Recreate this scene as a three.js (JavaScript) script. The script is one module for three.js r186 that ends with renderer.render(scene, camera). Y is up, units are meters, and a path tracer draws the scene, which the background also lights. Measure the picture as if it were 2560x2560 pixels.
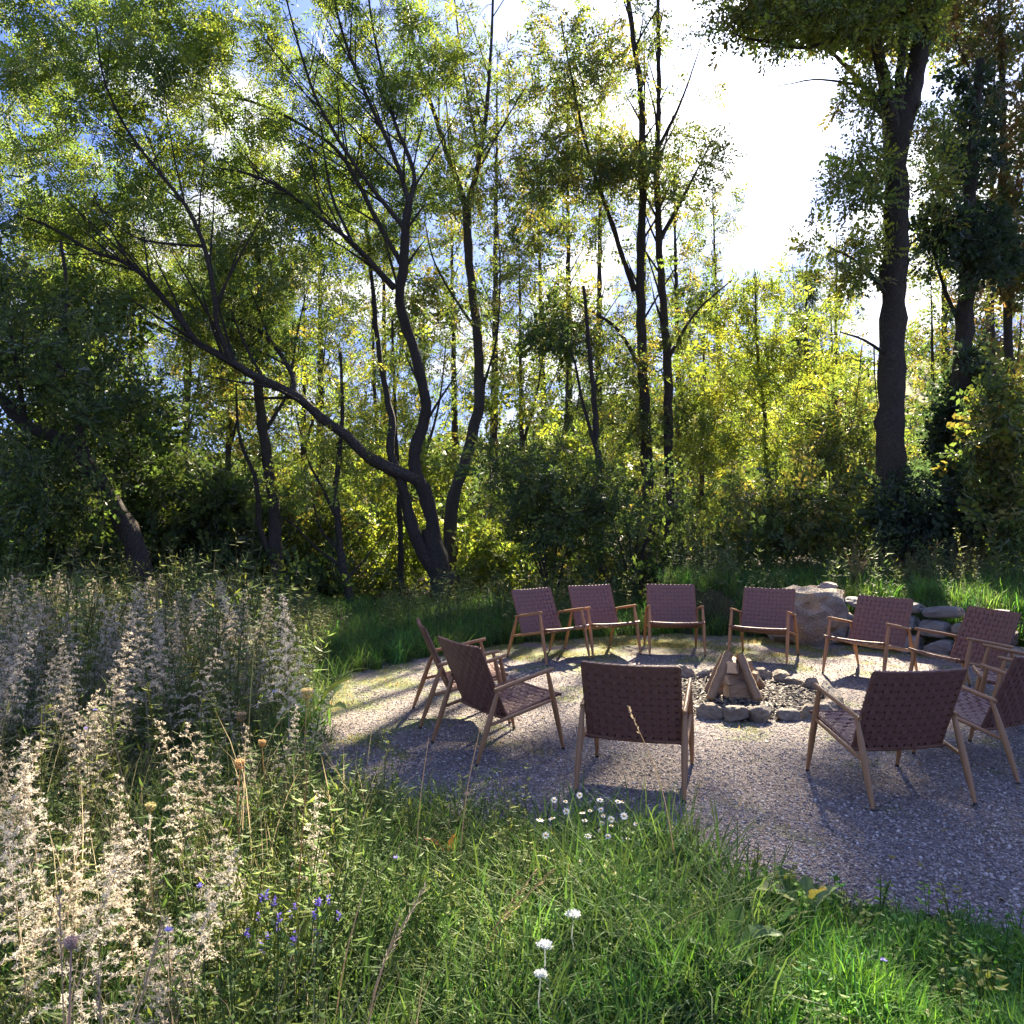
import * as THREE from 'three';
import { mergeGeometries, mergeVertices, toCreasedNormals } from 'three/addons/utils/BufferGeometryUtils.js';
import { createNoise2D, createNoise3D } from 'simplex-noise';

/* ---------- camera, sky, sun, exposure ---------- */
const scene = new THREE.Scene();
const EYE = 1.7, FPX = 2000, HALF = 1280;            // eye height; focal length and half width in photograph pixels
const camera = new THREE.PerspectiveCamera(2 * Math.atan(HALF / FPX) * 180 / Math.PI, 1, 0.05, 3000);
camera.position.set(0, EYE, 0); camera.lookAt(0, EYE, -10);
const SUN_AZ = 18.5 * Math.PI / 180, SUN_EL = 34.5 * Math.PI / 180;
const SUN = new THREE.Vector3(Math.sin(SUN_AZ) * Math.cos(SUN_EL), Math.sin(SUN_EL), -Math.cos(SUN_AZ) * Math.cos(SUN_EL));
const EXPOSURE = 6.9;
const sun = new THREE.DirectionalLight(new THREE.Color().setRGB(1.0, 0.87, 0.66), 5.0);
sun.target.position.set(0, 0, -8); sun.position.copy(SUN).multiplyScalar(80).add(sun.target.position);
sun.castShadow = true; sun.shadow.mapSize.set(4096, 4096); sun.shadow.radius = 1.3;
Object.assign(sun.shadow.camera, { left: -30, right: 30, top: 30, bottom: -30, near: 1, far: 200 });
scene.add(sun, sun.target);

const mulberry = (a) => () => { a |= 0; a = a + 0x6D2B79F5 | 0; let t = Math.imul(a ^ a >>> 15, 1 | a); t = t + Math.imul(t ^ t >>> 7, 61 | t) ^ t; return ((t ^ t >>> 14) >>> 0) / 4294967296; };
const n2 = createNoise2D(mulberry(7)), n3 = createNoise3D(mulberry(11));
const fbm3 = (x, y, z, o = 4) => { let s = 0, a = 0.5; for (let i = 0; i < o; i++) { s += a * n3(x, y, z); x *= 2.03; y *= 2.03; z *= 2.03; a *= 0.5; } return s; };
const fbm2 = (x, y, o = 4) => { let s = 0, a = 0.5; for (let i = 0; i < o; i++) { s += a * n2(x, y); x *= 2.03; y *= 2.03; a *= 0.5; } return s; };
const clamp = THREE.MathUtils.clamp, lerp = THREE.MathUtils.lerp, sstep = (a, b, x) => { const t = clamp((x - a) / (b - a), 0, 1); return t * t * (3 - 2 * t); };
const V = (x, y, z) => new THREE.Vector3(x, y, z);

{ // the sky: blue air, brighter towards the sun, with loose white clouds
  const W = 1024, H = 512, data = new Float32Array(W * H * 4);
  for (let r = 0; r < H; r++) {
    const el = ((r + 0.5) / H - 0.5) * Math.PI, y = Math.sin(el), up = Math.max(y, 0);
    for (let c = 0; c < W; c++) {
      const az = ((c + 0.5) / W - 0.5) * 2 * Math.PI, x = Math.cos(az) * Math.cos(el), z = Math.sin(az) * Math.cos(el);
      const g = Math.acos(clamp(x * SUN.x + y * SUN.y + z * SUN.z, -1, 1)) * 180 / Math.PI;
      const h = Math.pow(1 - up, 3.5);
      let R = lerp(0.012, 0.085, h), G = lerp(0.041, 0.12, h), B = lerp(0.165, 0.215, h);
      const glow = 0.8 * Math.exp(-g / 6) + 0.2 * Math.exp(-g / 14) + 0.05 * Math.exp(-g / 26);
      R += glow; G += glow; B += glow * 1.02;
      if (y > 0) {
        const k = 1.6 / (y + 0.22), d = fbm3(x * k + 4.2, z * k - 1.1, 0.7, 5);
        let a = sstep(-0.02, 0.26, d) * sstep(0.02, 0.2, y) * 0.85;
        const near = Math.exp(-g / 18), lum = 0.17 + 0.7 * near;
        R = lerp(R, lum, a); G = lerp(G, lum, a); B = lerp(B, lum * 1.02, a);
      }
      const i = (r * W + c) * 4; data[i] = R; data[i + 1] = G; data[i + 2] = B; data[i + 3] = 1;
    }
  }
  const t = new THREE.DataTexture(data, W, H, THREE.RGBAFormat, THREE.FloatType);
  t.mapping = THREE.EquirectangularReflectionMapping; t.magFilter = t.minFilter = THREE.LinearFilter; t.needsUpdate = true;
  scene.background = t; scene.environment = t;
}

/* ---------- names, tags, places ---------- */
const used = {};
const numbered = (n) => { n = n.replace(/_\d{3}$/, ''); const k = used[n] = (used[n] ?? -1) + 1; return k ? n + '_' + String(k).padStart(3, '0') : n; };
function tag(o, label, category, group, kind) { if (label) o.userData.label = label; if (category) o.userData.category = category; if (group) o.userData.group = group; if (kind) o.userData.kind = kind; return o; }
function shadowed(o) { o.castShadow = o.receiveShadow = true; return o; }
function thing(name, pos, turn = 0) { const g = new THREE.Group(); g.name = numbered(name); g.position.copy(pos); g.rotation.y = turn; scene.add(g); return g; }
function part(name, geo, mat, parent) { const m = shadowed(new THREE.Mesh(geo, mat)); m.name = name; parent.add(m); return m; }
function structure(name, geo, mat) { const m = shadowed(new THREE.Mesh(geo, mat)); m.name = numbered(name); m.userData.kind = 'structure'; scene.add(m); return m; }
function copies(name, geo, mat, list, parent = scene, label, category) {
  const m = shadowed(new THREE.InstancedMesh(geo, mat, list.length)); m.name = parent === scene ? numbered(name) : name;
  list.forEach((e, i) => { m.setMatrixAt(i, e.m); if (e.c) m.setColorAt(i, e.c); });
  m.userData.kind = 'stuff'; parent.add(m);
  if (label) tag(m, label, category);
  return m;
}
const at = (px, py, d) => V((px - HALF) / FPX * d, EYE + (HALF - py) / FPX * d, -d);     // a point of the place at depth d
const onGround = (px, py) => at(px, py, EYE * FPX / (py - HALF));
const lin = (r, g, b) => new THREE.Color().setRGB(r, g, b);
const mat4 = (p, q, s) => new THREE.Matrix4().compose(p, q, s.isVector3 ? s : V(s, s, s));
const UP = V(0, 1, 0);

/* ---------- geometry collector ---------- */
class Geo {
  constructor() { this.p = []; this.u = []; this.c = []; this.i = []; this.nn = null; }
  v(x, y, z, u = 0, w = 0, c) { this.p.push(x, y, z); this.u.push(u, w); c ? this.c.push(c.r ?? c[0], c.g ?? c[1], c.b ?? c[2]) : this.c.push(1, 1, 1); return this.p.length / 3 - 1; }
  t(a, b, c) { this.i.push(a, b, c); }
  tube(pts, rad, sides, c, capped = false, rough = 0) {          // pts: Vector3[], rad: number[]
    const n = pts.length; let ref = V(0, 0, 1), len = 0, base = this.p.length / 3;
    const t = V(), a = V(), b = V();
    for (let k = 0; k < n; k++) {
      t.subVectors(pts[Math.min(k + 1, n - 1)], pts[Math.max(k - 1, 0)]).normalize();
      if (Math.abs(t.dot(ref)) > 0.95) ref = Math.abs(t.x) < 0.7 ? V(1, 0, 0) : V(0, 1, 0);
      a.crossVectors(t, ref).normalize(); b.crossVectors(a, t); ref = b.clone();
      if (k) len += pts[k].distanceTo(pts[k - 1]);
      for (let s = 0; s <= sides; s++) { const f = s / sides * 2 * Math.PI, rk = rough ? rad[k] * (1 + rough * n3(Math.cos(f) * 1.3 + pts[k].x * 2, Math.sin(f) * 1.3 + pts[k].z * 2, pts[k].y * 3)) : rad[k], cx = Math.cos(f) * rk, sy = Math.sin(f) * rk;
        this.v(pts[k].x + a.x * cx + b.x * sy, pts[k].y + a.y * cx + b.y * sy, pts[k].z + a.z * cx + b.z * sy, s / sides * Math.max(1, Math.round(rad[0] * 12)) * 0.5, len, c); }
    }
    const w = sides + 1;
    for (let k = 0; k < n - 1; k++) for (let s = 0; s < sides; s++) { const q = base + k * w + s; this.t(q, q + 1, q + w); this.t(q + 1, q + w + 1, q + w); }
    if (capped) for (const k of [0, n - 1]) { const m = this.v(pts[k].x, pts[k].y, pts[k].z, 0, 0, c), q = base + k * w; for (let s = 0; s < sides; s++) k ? this.t(q + s, q + s + 1, m) : this.t(q + s + 1, q + s, m); }
  }
  leaf(o, dir, side, len, wid, fold, c) {              // two triangles folded along the midrib
    const nrm = V().crossVectors(dir, side).normalize();
    const A = this.v(o.x, o.y, o.z, 0, 0, c), e = (l, s, f) => this.v(o.x + dir.x * l + side.x * s + nrm.x * f, o.y + dir.y * l + side.y * s + nrm.y * f, o.z + dir.z * l + side.z * s + nrm.z * f, 0, 0, c);
    const L = e(len * 0.45, -wid / 2, fold), T = e(len, 0, -fold * 0.6), R = e(len * 0.45, wid / 2, fold);
    this.t(A, T, L); this.t(A, R, T);
  }
  blade(o, head, lean, len, wid, curl, c, seg = 4) {   // a grass blade: narrow strip that bends over
    const sx = Math.cos(head + Math.PI / 2), sz = Math.sin(head + Math.PI / 2), hx = Math.cos(head), hz = Math.sin(head);
    let x = o.x, y = o.y, z = o.z, a = lean, prev = null;
    for (let k = 0; k <= seg; k++) {
      const w = wid * 0.5 * (k === seg ? 0.08 : 1 - 0.55 * (k / seg) ** 2);
      const l = this.v(x - sx * w, y, z - sz * w, 0, k / seg, c), r = this.v(x + sx * w, y, z + sz * w, 1, k / seg, c);
      if (prev) { this.t(prev[0], r, l); this.t(prev[0], prev[1], r); }
      prev = [l, r]; const st = len / seg; x += hx * Math.sin(a) * st; z += hz * Math.sin(a) * st; y += Math.cos(a) * st; a += curl / seg;
    }
  }
  build(flat) {
    const g = new THREE.BufferGeometry();
    g.setAttribute('position', new THREE.Float32BufferAttribute(this.p, 3)); g.setAttribute('uv', new THREE.Float32BufferAttribute(this.u, 2));
    g.setAttribute('color', new THREE.Float32BufferAttribute(this.c, 3)); g.setIndex(this.i); g.computeVertexNormals();
    return g;
  }
}
const shade = (c, k) => [c[0] * k, c[1] * k, c[2] * k];

/* ---------- textures ---------- */
function dataTex(n, fn, srgb = false, n2_ = n) {
  const d = new Uint8Array(n * n2_ * 4);
  for (let y = 0; y < n2_; y++) for (let x = 0; x < n; x++) { const c = fn(x / n, y / n2_), i = (y * n + x) * 4; d[i] = clamp(c[0] * 255, 0, 255); d[i + 1] = clamp(c[1] * 255, 0, 255); d[i + 2] = clamp(c[2] * 255, 0, 255); d[i + 3] = 255; }
  const t = new THREE.DataTexture(d, n, n2_); t.wrapS = t.wrapT = THREE.RepeatWrapping; t.magFilter = THREE.LinearFilter; t.minFilter = THREE.LinearMipmapLinearFilter; t.generateMipmaps = true;
  if (srgb) t.colorSpace = THREE.SRGBColorSpace; t.needsUpdate = true; return t;
}
const toS = (x) => x <= 0.0031308 ? x * 12.92 : 1.055 * Math.pow(x, 1 / 2.4) - 0.055;
const tile = (f) => (u, v, s) => { const a = u * 2 * Math.PI, b = v * 2 * Math.PI; return f(Math.cos(a) * s, Math.sin(a) * s, Math.cos(b) * s, Math.sin(b) * s); };
const tnoise = tile((a, b, c, d) => 0.5 * n3(a + c * 0.7, b + d * 0.7, c - d * 0.3) + 0.5 * n3(a * 2 + 5, b * 2 + d, c * 2));
// loose gravel: every cell a small stone
function gravelTextures() {
  const N = 1024, K = 96, r = mulberry(31), px = new Float32Array(K * K * 2), col = [];
  const pal = [[0.33, 0.29, 0.27], [0.26, 0.23, 0.23], [0.42, 0.37, 0.33], [0.2, 0.17, 0.17], [0.38, 0.3, 0.26], [0.52, 0.48, 0.44], [0.29, 0.26, 0.28], [0.16, 0.13, 0.11]];
  for (let i = 0; i < K * K; i++) { px[i * 2] = r(); px[i * 2 + 1] = r(); const p = pal[Math.floor(r() * pal.length)], k = 0.8 + 0.4 * r(); col.push([p[0] * k, p[1] * k, p[2] * k, 0.4 + 0.6 * r()]); }
  const hgt = new Uint8Array(N * N * 4), clr = new Uint8Array(N * N * 4);
  for (let y = 0; y < N; y++) for (let x = 0; x < N; x++) {
    const gx = x / N * K, gy = y / N * K, cx = Math.floor(gx), cy = Math.floor(gy); let b1 = 9, b2 = 9, id = 0;
    for (let j = -1; j <= 1; j++) for (let i = -1; i <= 1; i++) { const q = ((cy + j + K) % K) * K + (cx + i + K) % K, dx = cx + i + px[q * 2] - gx, dy = cy + j + px[q * 2 + 1] - gy, d = Math.sqrt(dx * dx * (0.7 + col[q][3] * 0.6) + dy * dy); if (d < b1) { b2 = b1; b1 = d; id = q; } else if (d < b2) b2 = d; }
    const e = clamp((b2 - b1) * 2.4, 0, 1), h = Math.sqrt(e) * (0.45 + 0.55 * col[id][3]), o = (y * N + x) * 4, c = col[id];
    hgt[o] = hgt[o + 1] = hgt[o + 2] = h * 255; hgt[o + 3] = 255;
    const soil = 1 - sstep(0.03, 0.16, e);
    for (let k = 0; k < 3; k++) clr[o + k] = 255 * toS(lerp(c[k], [0.12, 0.1, 0.085][k], soil)); clr[o + 3] = 255;
  }
  return [clr, hgt].map((d, i) => { const t = new THREE.DataTexture(d, N, N); t.wrapS = t.wrapT = THREE.RepeatWrapping; t.magFilter = THREE.LinearFilter; if (!i) t.colorSpace = THREE.SRGBColorSpace; t.needsUpdate = true; return t; });
}
const [gravelMap, gravelBump] = gravelTextures();
const barkFn = (u, v) => { const w = tnoise(u, v, 1.2) * 0.05, s = Math.abs(Math.sin((u + w) * Math.PI * 14 + 3 * tnoise(u, v, 2.0))); return clamp(0.25 + 0.6 * Math.pow(s, 0.7) + 0.35 * tnoise(u, v, 7), 0, 1); };
const barkBump = dataTex(512, (u, v) => { const h = barkFn(u, v); return [h, h, h]; });
const barkMap = dataTex(512, (u, v) => { const h = barkFn(u, v), l = sstep(0.25, 0.6, tnoise(u + 0.3, v, 3)) * 0.6; return [lerp(0.2 + 0.5 * h, 1.0, l), lerp(0.19 + 0.49 * h, 1.0, l), lerp(0.18 + 0.46 * h, 0.95, l)].map(toS).map((x) => x); }, true);
const grainFn = (u, v) => 0.5 + 0.5 * Math.sin(u * 2 * Math.PI * 9 + 4 * tnoise(u, v, 0.8)) * 0.6 + 0.3 * n2(u * 90, v * 3);
const woodMap = dataTex(256, (u, v) => { const g = clamp(grainFn(u, v), 0, 1); return [0.82 + 0.18 * g, 0.76 + 0.24 * g, 0.7 + 0.3 * g].map((x) => toS(x)); }, true);
const leatherBump = dataTex(256, (u, v) => { const h = 0.5 + 0.5 * n2(u * 60, v * 60); return [h, h, h]; });
const rockBump = dataTex(512, (u, v) => { const h = 0.5 + 0.6 * tnoise(u, v, 2) + 0.35 * tnoise(u, v, 8); return [h, h, h]; });
const soilMap = dataTex(512, (u, v) => { const a = 0.5 + 0.5 * tnoise(u, v, 3), b = 0.5 + 0.5 * tnoise(u, v, 12), k = 0.6 + 0.8 * b; return [lerp(0.05, 0.085, a) * k, lerp(0.05, 0.06, a) * k, lerp(0.022, 0.035, a) * k].map(toS); }, true);
const soilBump = dataTex(256, (u, v) => { const h = 0.5 + 0.5 * tnoise(u, v, 9); return [h, h, h]; });

/* ---------- materials ---------- */
const std = (o) => new THREE.MeshStandardMaterial({ roughness: 0.85, ...o });
function leafMat(name, o = {}) { const m = new THREE.MeshPhysicalMaterial({ color: 0xffffff, vertexColors: true, side: THREE.DoubleSide, roughness: 1, transmission: 0.62, thickness: 0, specularIntensity: 0.35, clearcoat: 0.45, clearcoatRoughness: 0.38, ...o }); m.name = name; return m; }
const M = {
  leaf: leafMat('leaf'),
  grass: leafMat('grass', { transmission: 0.5, clearcoat: 0.14, specularIntensity: 0.25 }),
  dry: leafMat('dry plant', { transmission: 0.5, clearcoat: 0 }),
  petal: leafMat('petal', { transmission: 0.35, clearcoat: 0 }),
  bark: std({ color: lin(0.13, 0.105, 0.082), map: barkMap, bumpMap: barkBump, bumpScale: 0.05, roughness: 0.95 }),
  barkPale: std({ color: lin(0.13, 0.11, 0.088), map: barkMap, bumpMap: barkBump, bumpScale: 0.025, roughness: 0.95 }),
  teak: std({ color: lin(0.33, 0.175, 0.075), map: woodMap, roughness: 0.5 }),
  darkTeak: std({ color: lin(0.17, 0.075, 0.04), map: woodMap, roughness: 0.6 }),
  strap: std({ color: lin(0.165, 0.076, 0.058), bumpMap: leatherBump, bumpScale: 0.0006, roughness: 0.55 }),
  glide: std({ color: lin(0.02, 0.02, 0.02), roughness: 0.5 }),
  log: std({ color: lin(0.26, 0.17, 0.095), map: woodMap, bumpMap: barkBump, bumpScale: 0.006, roughness: 0.85 }),
  cut: std({ color: lin(0.66, 0.5, 0.3), map: woodMap, roughness: 0.8 }),
  rock: std({ vertexColors: true, bumpMap: rockBump, bumpScale: 0.035, roughness: 0.9 }),
  gravel: std({ map: gravelMap, bumpMap: gravelBump, bumpScale: 0.02, roughness: 0.9, vertexColors: true }),
  pebble: std({ vertexColors: true, roughness: 0.8 }),
  soil: std({ map: soilMap, bumpMap: soilBump, bumpScale: 0.05, roughness: 1, vertexColors: true }),
  char: std({ color: lin(0.045, 0.038, 0.035), bumpMap: soilBump, bumpScale: 0.03, roughness: 1 }),
};

/* ---------- where the sun comes through the crowns ---------- */
// openings in the foliage along the sun's direction, as the ground spots they light: x, depth, half sizes
const OPEN = [[-1.0, 7.1, 1.0, 1.25, 1], [0.6, 8.9, 1.5, 0.75, 1], [2.4, 8.6, 1.4, 1.1, 1], [4.2, 8.7, 1.7, 1.3, 1], [1.9, 6.9, 1.5, 0.9, 1], [3.4, 7.3, 1.0, 1.0, 1], [1.15, 4.45, 0.36, 0.36], [1.3, 5.8, 0.9, 0.3], [2.85, 4.15, 0.8, 0.24], [0.2, 6.2, 0.4, 0.3], [2.5, 5.2, 0.14, 0.14], [-0.5, 4.75, 0.2, 0.12],
  [-1.45, 2.1, 0.95, 0.8, 0.75], [-2.1, 3.2, 0.7, 0.6, 0.75], [-0.75, 2.5, 0.5, 0.5, 0.6], [0.8, 3.2, 0.45, 0.16], [1.35, 2.75, 0.5, 0.16], [0.1, 2.55, 0.4, 0.3], [-0.2, 3.3, 0.45, 0.4], [0.5, 2.2, 0.4, 0.2, 0.8], [1.0, 2.45, 0.45, 0.14, 0.85], [1.7, 2.3, 0.4, 0.25, 0.7], [0.3, 1.75, 0.6, 0.3, 0.6], [5.5, 7.0, 0.8, 1.0], [2.0, 11.5, 1.2, 0.6],
  [-2.6, 6.0, 0.6, 0.5, 0.8], [-4.2, 7.2, 0.8, 0.6, 0.8], [-3.0, 8.8, 0.7, 0.6, 0.8], [-5.5, 8.5, 0.8, 0.8, 0.8], [-2.1, 7.6, 0.4, 0.5, 0.8], [-2.4, 15.6, 1.7, 1.7, 0.92], [-0.5, 14.4, 1.0, 1.0, 0.92], [5.0, 16.5, 1.6, 2.0, 0.85], [-4.6, 13.6, 0.8, 0.9, 0.8], [7.3, 11.4, 0.6, 0.8, 0.85]];
function opening(p, reach = 0.1) { // the share of leaves left out at p
  const k = p.y / SUN.y, gx = p.x - SUN.x * k, gd = -(p.z - SUN.z * k); let best = 0;
  const w = 1 + 0.35 * n2(gx * 1.3, gd * 1.3) + 0.25 * n2(gx * 3.7, gd * 3.7);
  for (const [x, d, rx, rd, o = 0.93] of OPEN) { const q = ((gx - x) / (rx + reach)) ** 2 + ((gd - d) / (rd + reach)) ** 2; if (q < w) best = Math.max(best, o); }
  return best;
}

/* ---------- ground ---------- */
// outline of the gravel seat round, in metres (x, depth)
const GRAVEL = [[-1.72, 7.4], [-1.62, 8.3], [-1.1, 9.1], [-0.3, 10.0], [0.9, 10.7], [2.3, 11.0], [3.7, 10.7], [4.5, 9.9], [5.2, 9.1], [6.2, 8.0], [7.6, 6.4], [7.2, 4.3], [5.0, 3.4], [3.2, 3.05], [2.35, 3.05], [1.72, 3.3], [1.1, 3.62], [0.72, 3.98], [0.2, 4.1], [-0.45, 4.4], [-0.95, 4.85], [-1.3, 5.5], [-1.5, 6.4]];
const gravelCurve = new THREE.CatmullRomCurve3(GRAVEL.map(([x, d]) => V(x, 0, d)), true).getPoints(180).map((p, i) => { const k = 1 + 0.03 * n2(i * 0.35, 3) + 0.015 * n2(i * 1.1, 9); return V(2 + (p.x - 2) * k, 0, 7 + (p.z - 7) * k); });
function inGravel(x, d, grow = 0) { if (grow) { x = 2 + (x - 2) / (1 + grow); d = 7 + (d - 7) / (1 + grow); } let c = false; for (let i = 0, j = gravelCurve.length - 1; i < gravelCurve.length; j = i++) { const a = gravelCurve[i], b = gravelCurve[j]; if ((a.z > d) !== (b.z > d) && x < (b.x - a.x) * (d - a.z) / (b.z - a.z) + a.x) c = !c; } return c; }
// bank held by the dry stone wall, right and behind
const WALL = [[3.6, 10.75], [4.4, 10.1], [5.0, 9.35], [5.7, 8.5], [6.5, 7.5], [7.8, 5.9]];
function behindWall(x, d) { // signed distance behind the wall line (positive = on the bank)
  let best = 1e9, s = 0;
  for (let i = 0; i < WALL.length - 1; i++) { const [ax, ad] = WALL[i], [bx, bd] = WALL[i + 1], ux = bx - ax, ud = bd - ad, l = ux * ux + ud * ud, t = clamp(((x - ax) * ux + (d - ad) * ud) / l, 0, 1), dx = x - ax - ux * t, dd = d - ad - ud * t, q = Math.hypot(dx, dd); if (q < best) { best = q; s = ((dx * -ud + dd * ux) > 0 ? 1 : -1) * q; } }
  return s;
}
function groundY(x, d) {
  const b = behindWall(x, d), bank = d > 4 && x > 2.4 ? 0.5 * sstep(0.12, 0.9, b) + 0.12 * sstep(1, 5, b) : 0;
  const far = sstep(14, 40, Math.hypot(x, d - 7)), off = inGravel(x, d, 0.05) ? 0 : 1;
  return bank * (1 - far * 0.6) + off * (0.05 * n2(x * 0.6, d * 0.6) + 0.025) * (1 - far) - far * 0.6 + far * 0.5 * n2(x * 0.03, d * 0.03);
}
{
  const n = 230, g = new Geo(), f = (u) => 11 * u + 15 * u ** 3 + 420 * u ** 7;
  for (let j = 0; j <= n; j++) for (let i = 0; i <= n; i++) { const x = 1 + f(i / n * 2 - 1), d = 8 + f(j / n * 2 - 1), wood = sstep(11.5, 14, d + 0.6 * n2(x, d)), k = 0.8 + 0.4 * fbm2(x * 0.7, d * 0.7), c = [lerp(0.85, 1.0, wood) * k, lerp(1.1, 0.85, wood) * k, lerp(0.8, 0.8, wood) * k]; g.v(x, groundY(x, d), -d, x / 1.5, d / 1.5, c); }
  for (let j = 0; j < n; j++) for (let i = 0; i < n; i++) { const q = j * (n + 1) + i; g.t(q, q + 1, q + n + 1); g.t(q + 1, q + n + 2, q + n + 1); }
  structure('ground', g.build(), M.soil);
}
{ // gravel sheet, a grid cut to the outline, mossy towards its back and left edge
  const g = new Geo(), st = 0.07, ids = new Map();
  const vert = (i, j) => { const key = i + ',' + j; if (!ids.has(key)) { const x = i * st, d = j * st; const e = fbm2(x * 1.1 + 9, d * 1.1, 4); const moss = sstep(0.0, 0.5, e + 0.55 * sstep(8.4, 10.3, d - 0.25 * Math.abs(x - 1.0) + 0.4) + 0.55 * sstep(-0.3, -1.4, x) * sstep(5.6, 6.6, d) - 0.22 * sstep(6.4, 5.0, d) - 0.08) * 0.9; const dry = 0.5 + 0.5 * fbm2(x * 0.8, d * 0.8 + 20); const w = lerp(0.88, 1.1, dry); ids.set(key, g.v(x, 0.004 + 0.006 * n2(x * 1.4, d * 1.4) + 0.008, -d, x / 1.4, d / 1.4, [lerp(w, 0.74, moss) * 0.65, lerp(w * 0.93, 1.02, moss) * 0.65, lerp(w * 0.92, 0.26, moss) * 0.65])); } return ids.get(key); };
  for (let j = 40; j < 170; j++) for (let i = -30; i < 115; i++) if (inGravel((i + 0.5) * st, (j + 0.5) * st)) { const a = vert(i, j), b = vert(i + 1, j), c = vert(i, j + 1), d = vert(i + 1, j + 1); g.t(a, b, c); g.t(b, d, c); }
  structure('gravel_pad', g.build(), M.gravel);
}
{ // the hillside beyond the wood
  const g = new Geo(), nx = 90, nd = 34;
  for (let j = 0; j <= nd; j++) for (let i = 0; i <= nx; i++) {
    const d = 46 + j * j * 0.32, x = (i / nx - 0.5) * (260 + d * 2.6), a = x / d, k = fbm2(x * 0.013 + 3, d * 0.013, 3);
    const top = lerp(13, 44, sstep(-0.3, 0.75, a)), y = -2.5 + top * sstep(48, 190, d) * (0.86 + 0.3 * k) + 18 * sstep(170, 420, d);
    const field = sstep(0.08, 0.2, fbm2(x * 0.02 - 5, d * 0.02 + 2, 3)), c = [lerp(0.9, 1.8, field), lerp(1.1, 2.1, field), lerp(0.8, 1.1, field)];
    g.v(x, y, -d, x / 6, d / 6, c);
  }
  for (let j = 0; j < nd; j++) for (let i = 0; i < nx; i++) { const q = j * (nx + 1) + i; g.t(q, q + 1, q + nx + 1); g.t(q + 1, q + nx + 2, q + nx + 1); }
  structure('hills', g.build(), M.soil);
}

/* ---------- foliage sprays ---------- */
const rand = mulberry(2024), rr = (a, b) => a + (b - a) * rand(), pick = (a) => a[Math.floor(rand() * a.length)];
const rdir = () => { const z = rr(-1, 1), a = rr(0, 6.283), s = Math.sqrt(1 - z * z); return V(Math.cos(a) * s, z, Math.sin(a) * s); };
function pinnate(g, o, dir, up, len, pairs, lf, col) {  // one feathered leaf
  const side = V().crossVectors(dir, up).normalize(), p = V();
  for (let k = 0; k <= pairs; k++) {
    const t = 0.2 + 0.8 * k / pairs; p.copy(o).addScaledVector(dir, len * t).addScaledVector(UP, -len * 0.22 * t * t);
    const c = shade(col, rr(0.75, 1.2));
    if (k === pairs) { g.leaf(p, dir.clone().addScaledVector(UP, -0.4).normalize(), side, lf, lf * 0.36, lf * 0.06, c); break; }
    for (const s of [-1, 1]) { const d = dir.clone().multiplyScalar(0.55).addScaledVector(side, s * 0.85).addScaledVector(UP, rr(-0.35, 0.05)).normalize(); g.leaf(p, d, V().crossVectors(d, up).normalize(), lf * rr(0.8, 1.1), lf * 0.36, lf * rr(0.02, 0.1), c); }
  }
}
function ashSpray() { const g = new Geo(), n = 6; g.tube([V(0, 0, 0), V(0.01, 0.12, 0), V(0, 0.26, 0.01)], [0.004, 0.003, 0.002], 3, [0.3, 0.25, 0.12]);
  for (let k = 0; k < n; k++) { const a = k * 2.4 + rr(-0.4, 0.4), y = 0.08 + 0.18 * k / n, d = V(Math.cos(a), rr(0.1, 0.7), Math.sin(a) * 0.75).normalize(); pinnate(g, V(0, y, 0), d, V(0.1, 0.3, 1).normalize(), rr(0.2, 0.28), 5, 0.07, [1, 1, 1]); } return g.build(); }
function leafSpray(n, size, ratio, spread, len) { const g = new Geo(); g.tube([V(0, 0, 0), V(0.012, len * 0.5, 0.01), V(0, len, 0)], [0.004, 0.003, 0.0015], 3, [0.3, 0.25, 0.12]);
  for (let k = 0; k < n; k++) { const t = 0.15 + 0.85 * k / n, s = k % 2 ? 1 : -1, d = V(s * rr(0.5, 1), rr(0.1, 0.9), rr(-spread, spread)).normalize(), up = V(rr(-0.4, 0.4), rr(-0.3, 0.3), 1).normalize(); const o = V(d.x * 0.02, len * t, d.z * 0.02), l = size * rr(0.7, 1.25); g.leaf(o, d, V().crossVectors(d, up).normalize(), l, l * ratio, l * rr(0.02, 0.14), shade([1, 1, 1], rr(0.7, 1.25))); } return g.build(); }
const SPRAY = {
  ash: [0, 1, 2].map(ashSpray),
  broad: [0, 1, 2].map(() => leafSpray(16, 0.085, 0.62, 0.7, 0.36)),
  small: [0, 1, 2].map(() => leafSpray(20, 0.055, 0.6, 0.8, 0.32)),
  willow: [0, 1].map(() => leafSpray(20, 0.1, 0.26, 0.6, 0.4)),
  ivy: [0, 1].map(() => leafSpray(18, 0.07, 0.85, 1.0, 0.26)),
};
function smooth(points, step) { const c = new THREE.CatmullRomCurve3(points, false, 'centripetal'); const n = Math.max(3, Math.ceil(c.getLength() / step)); return c.getPoints(n); }

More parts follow.
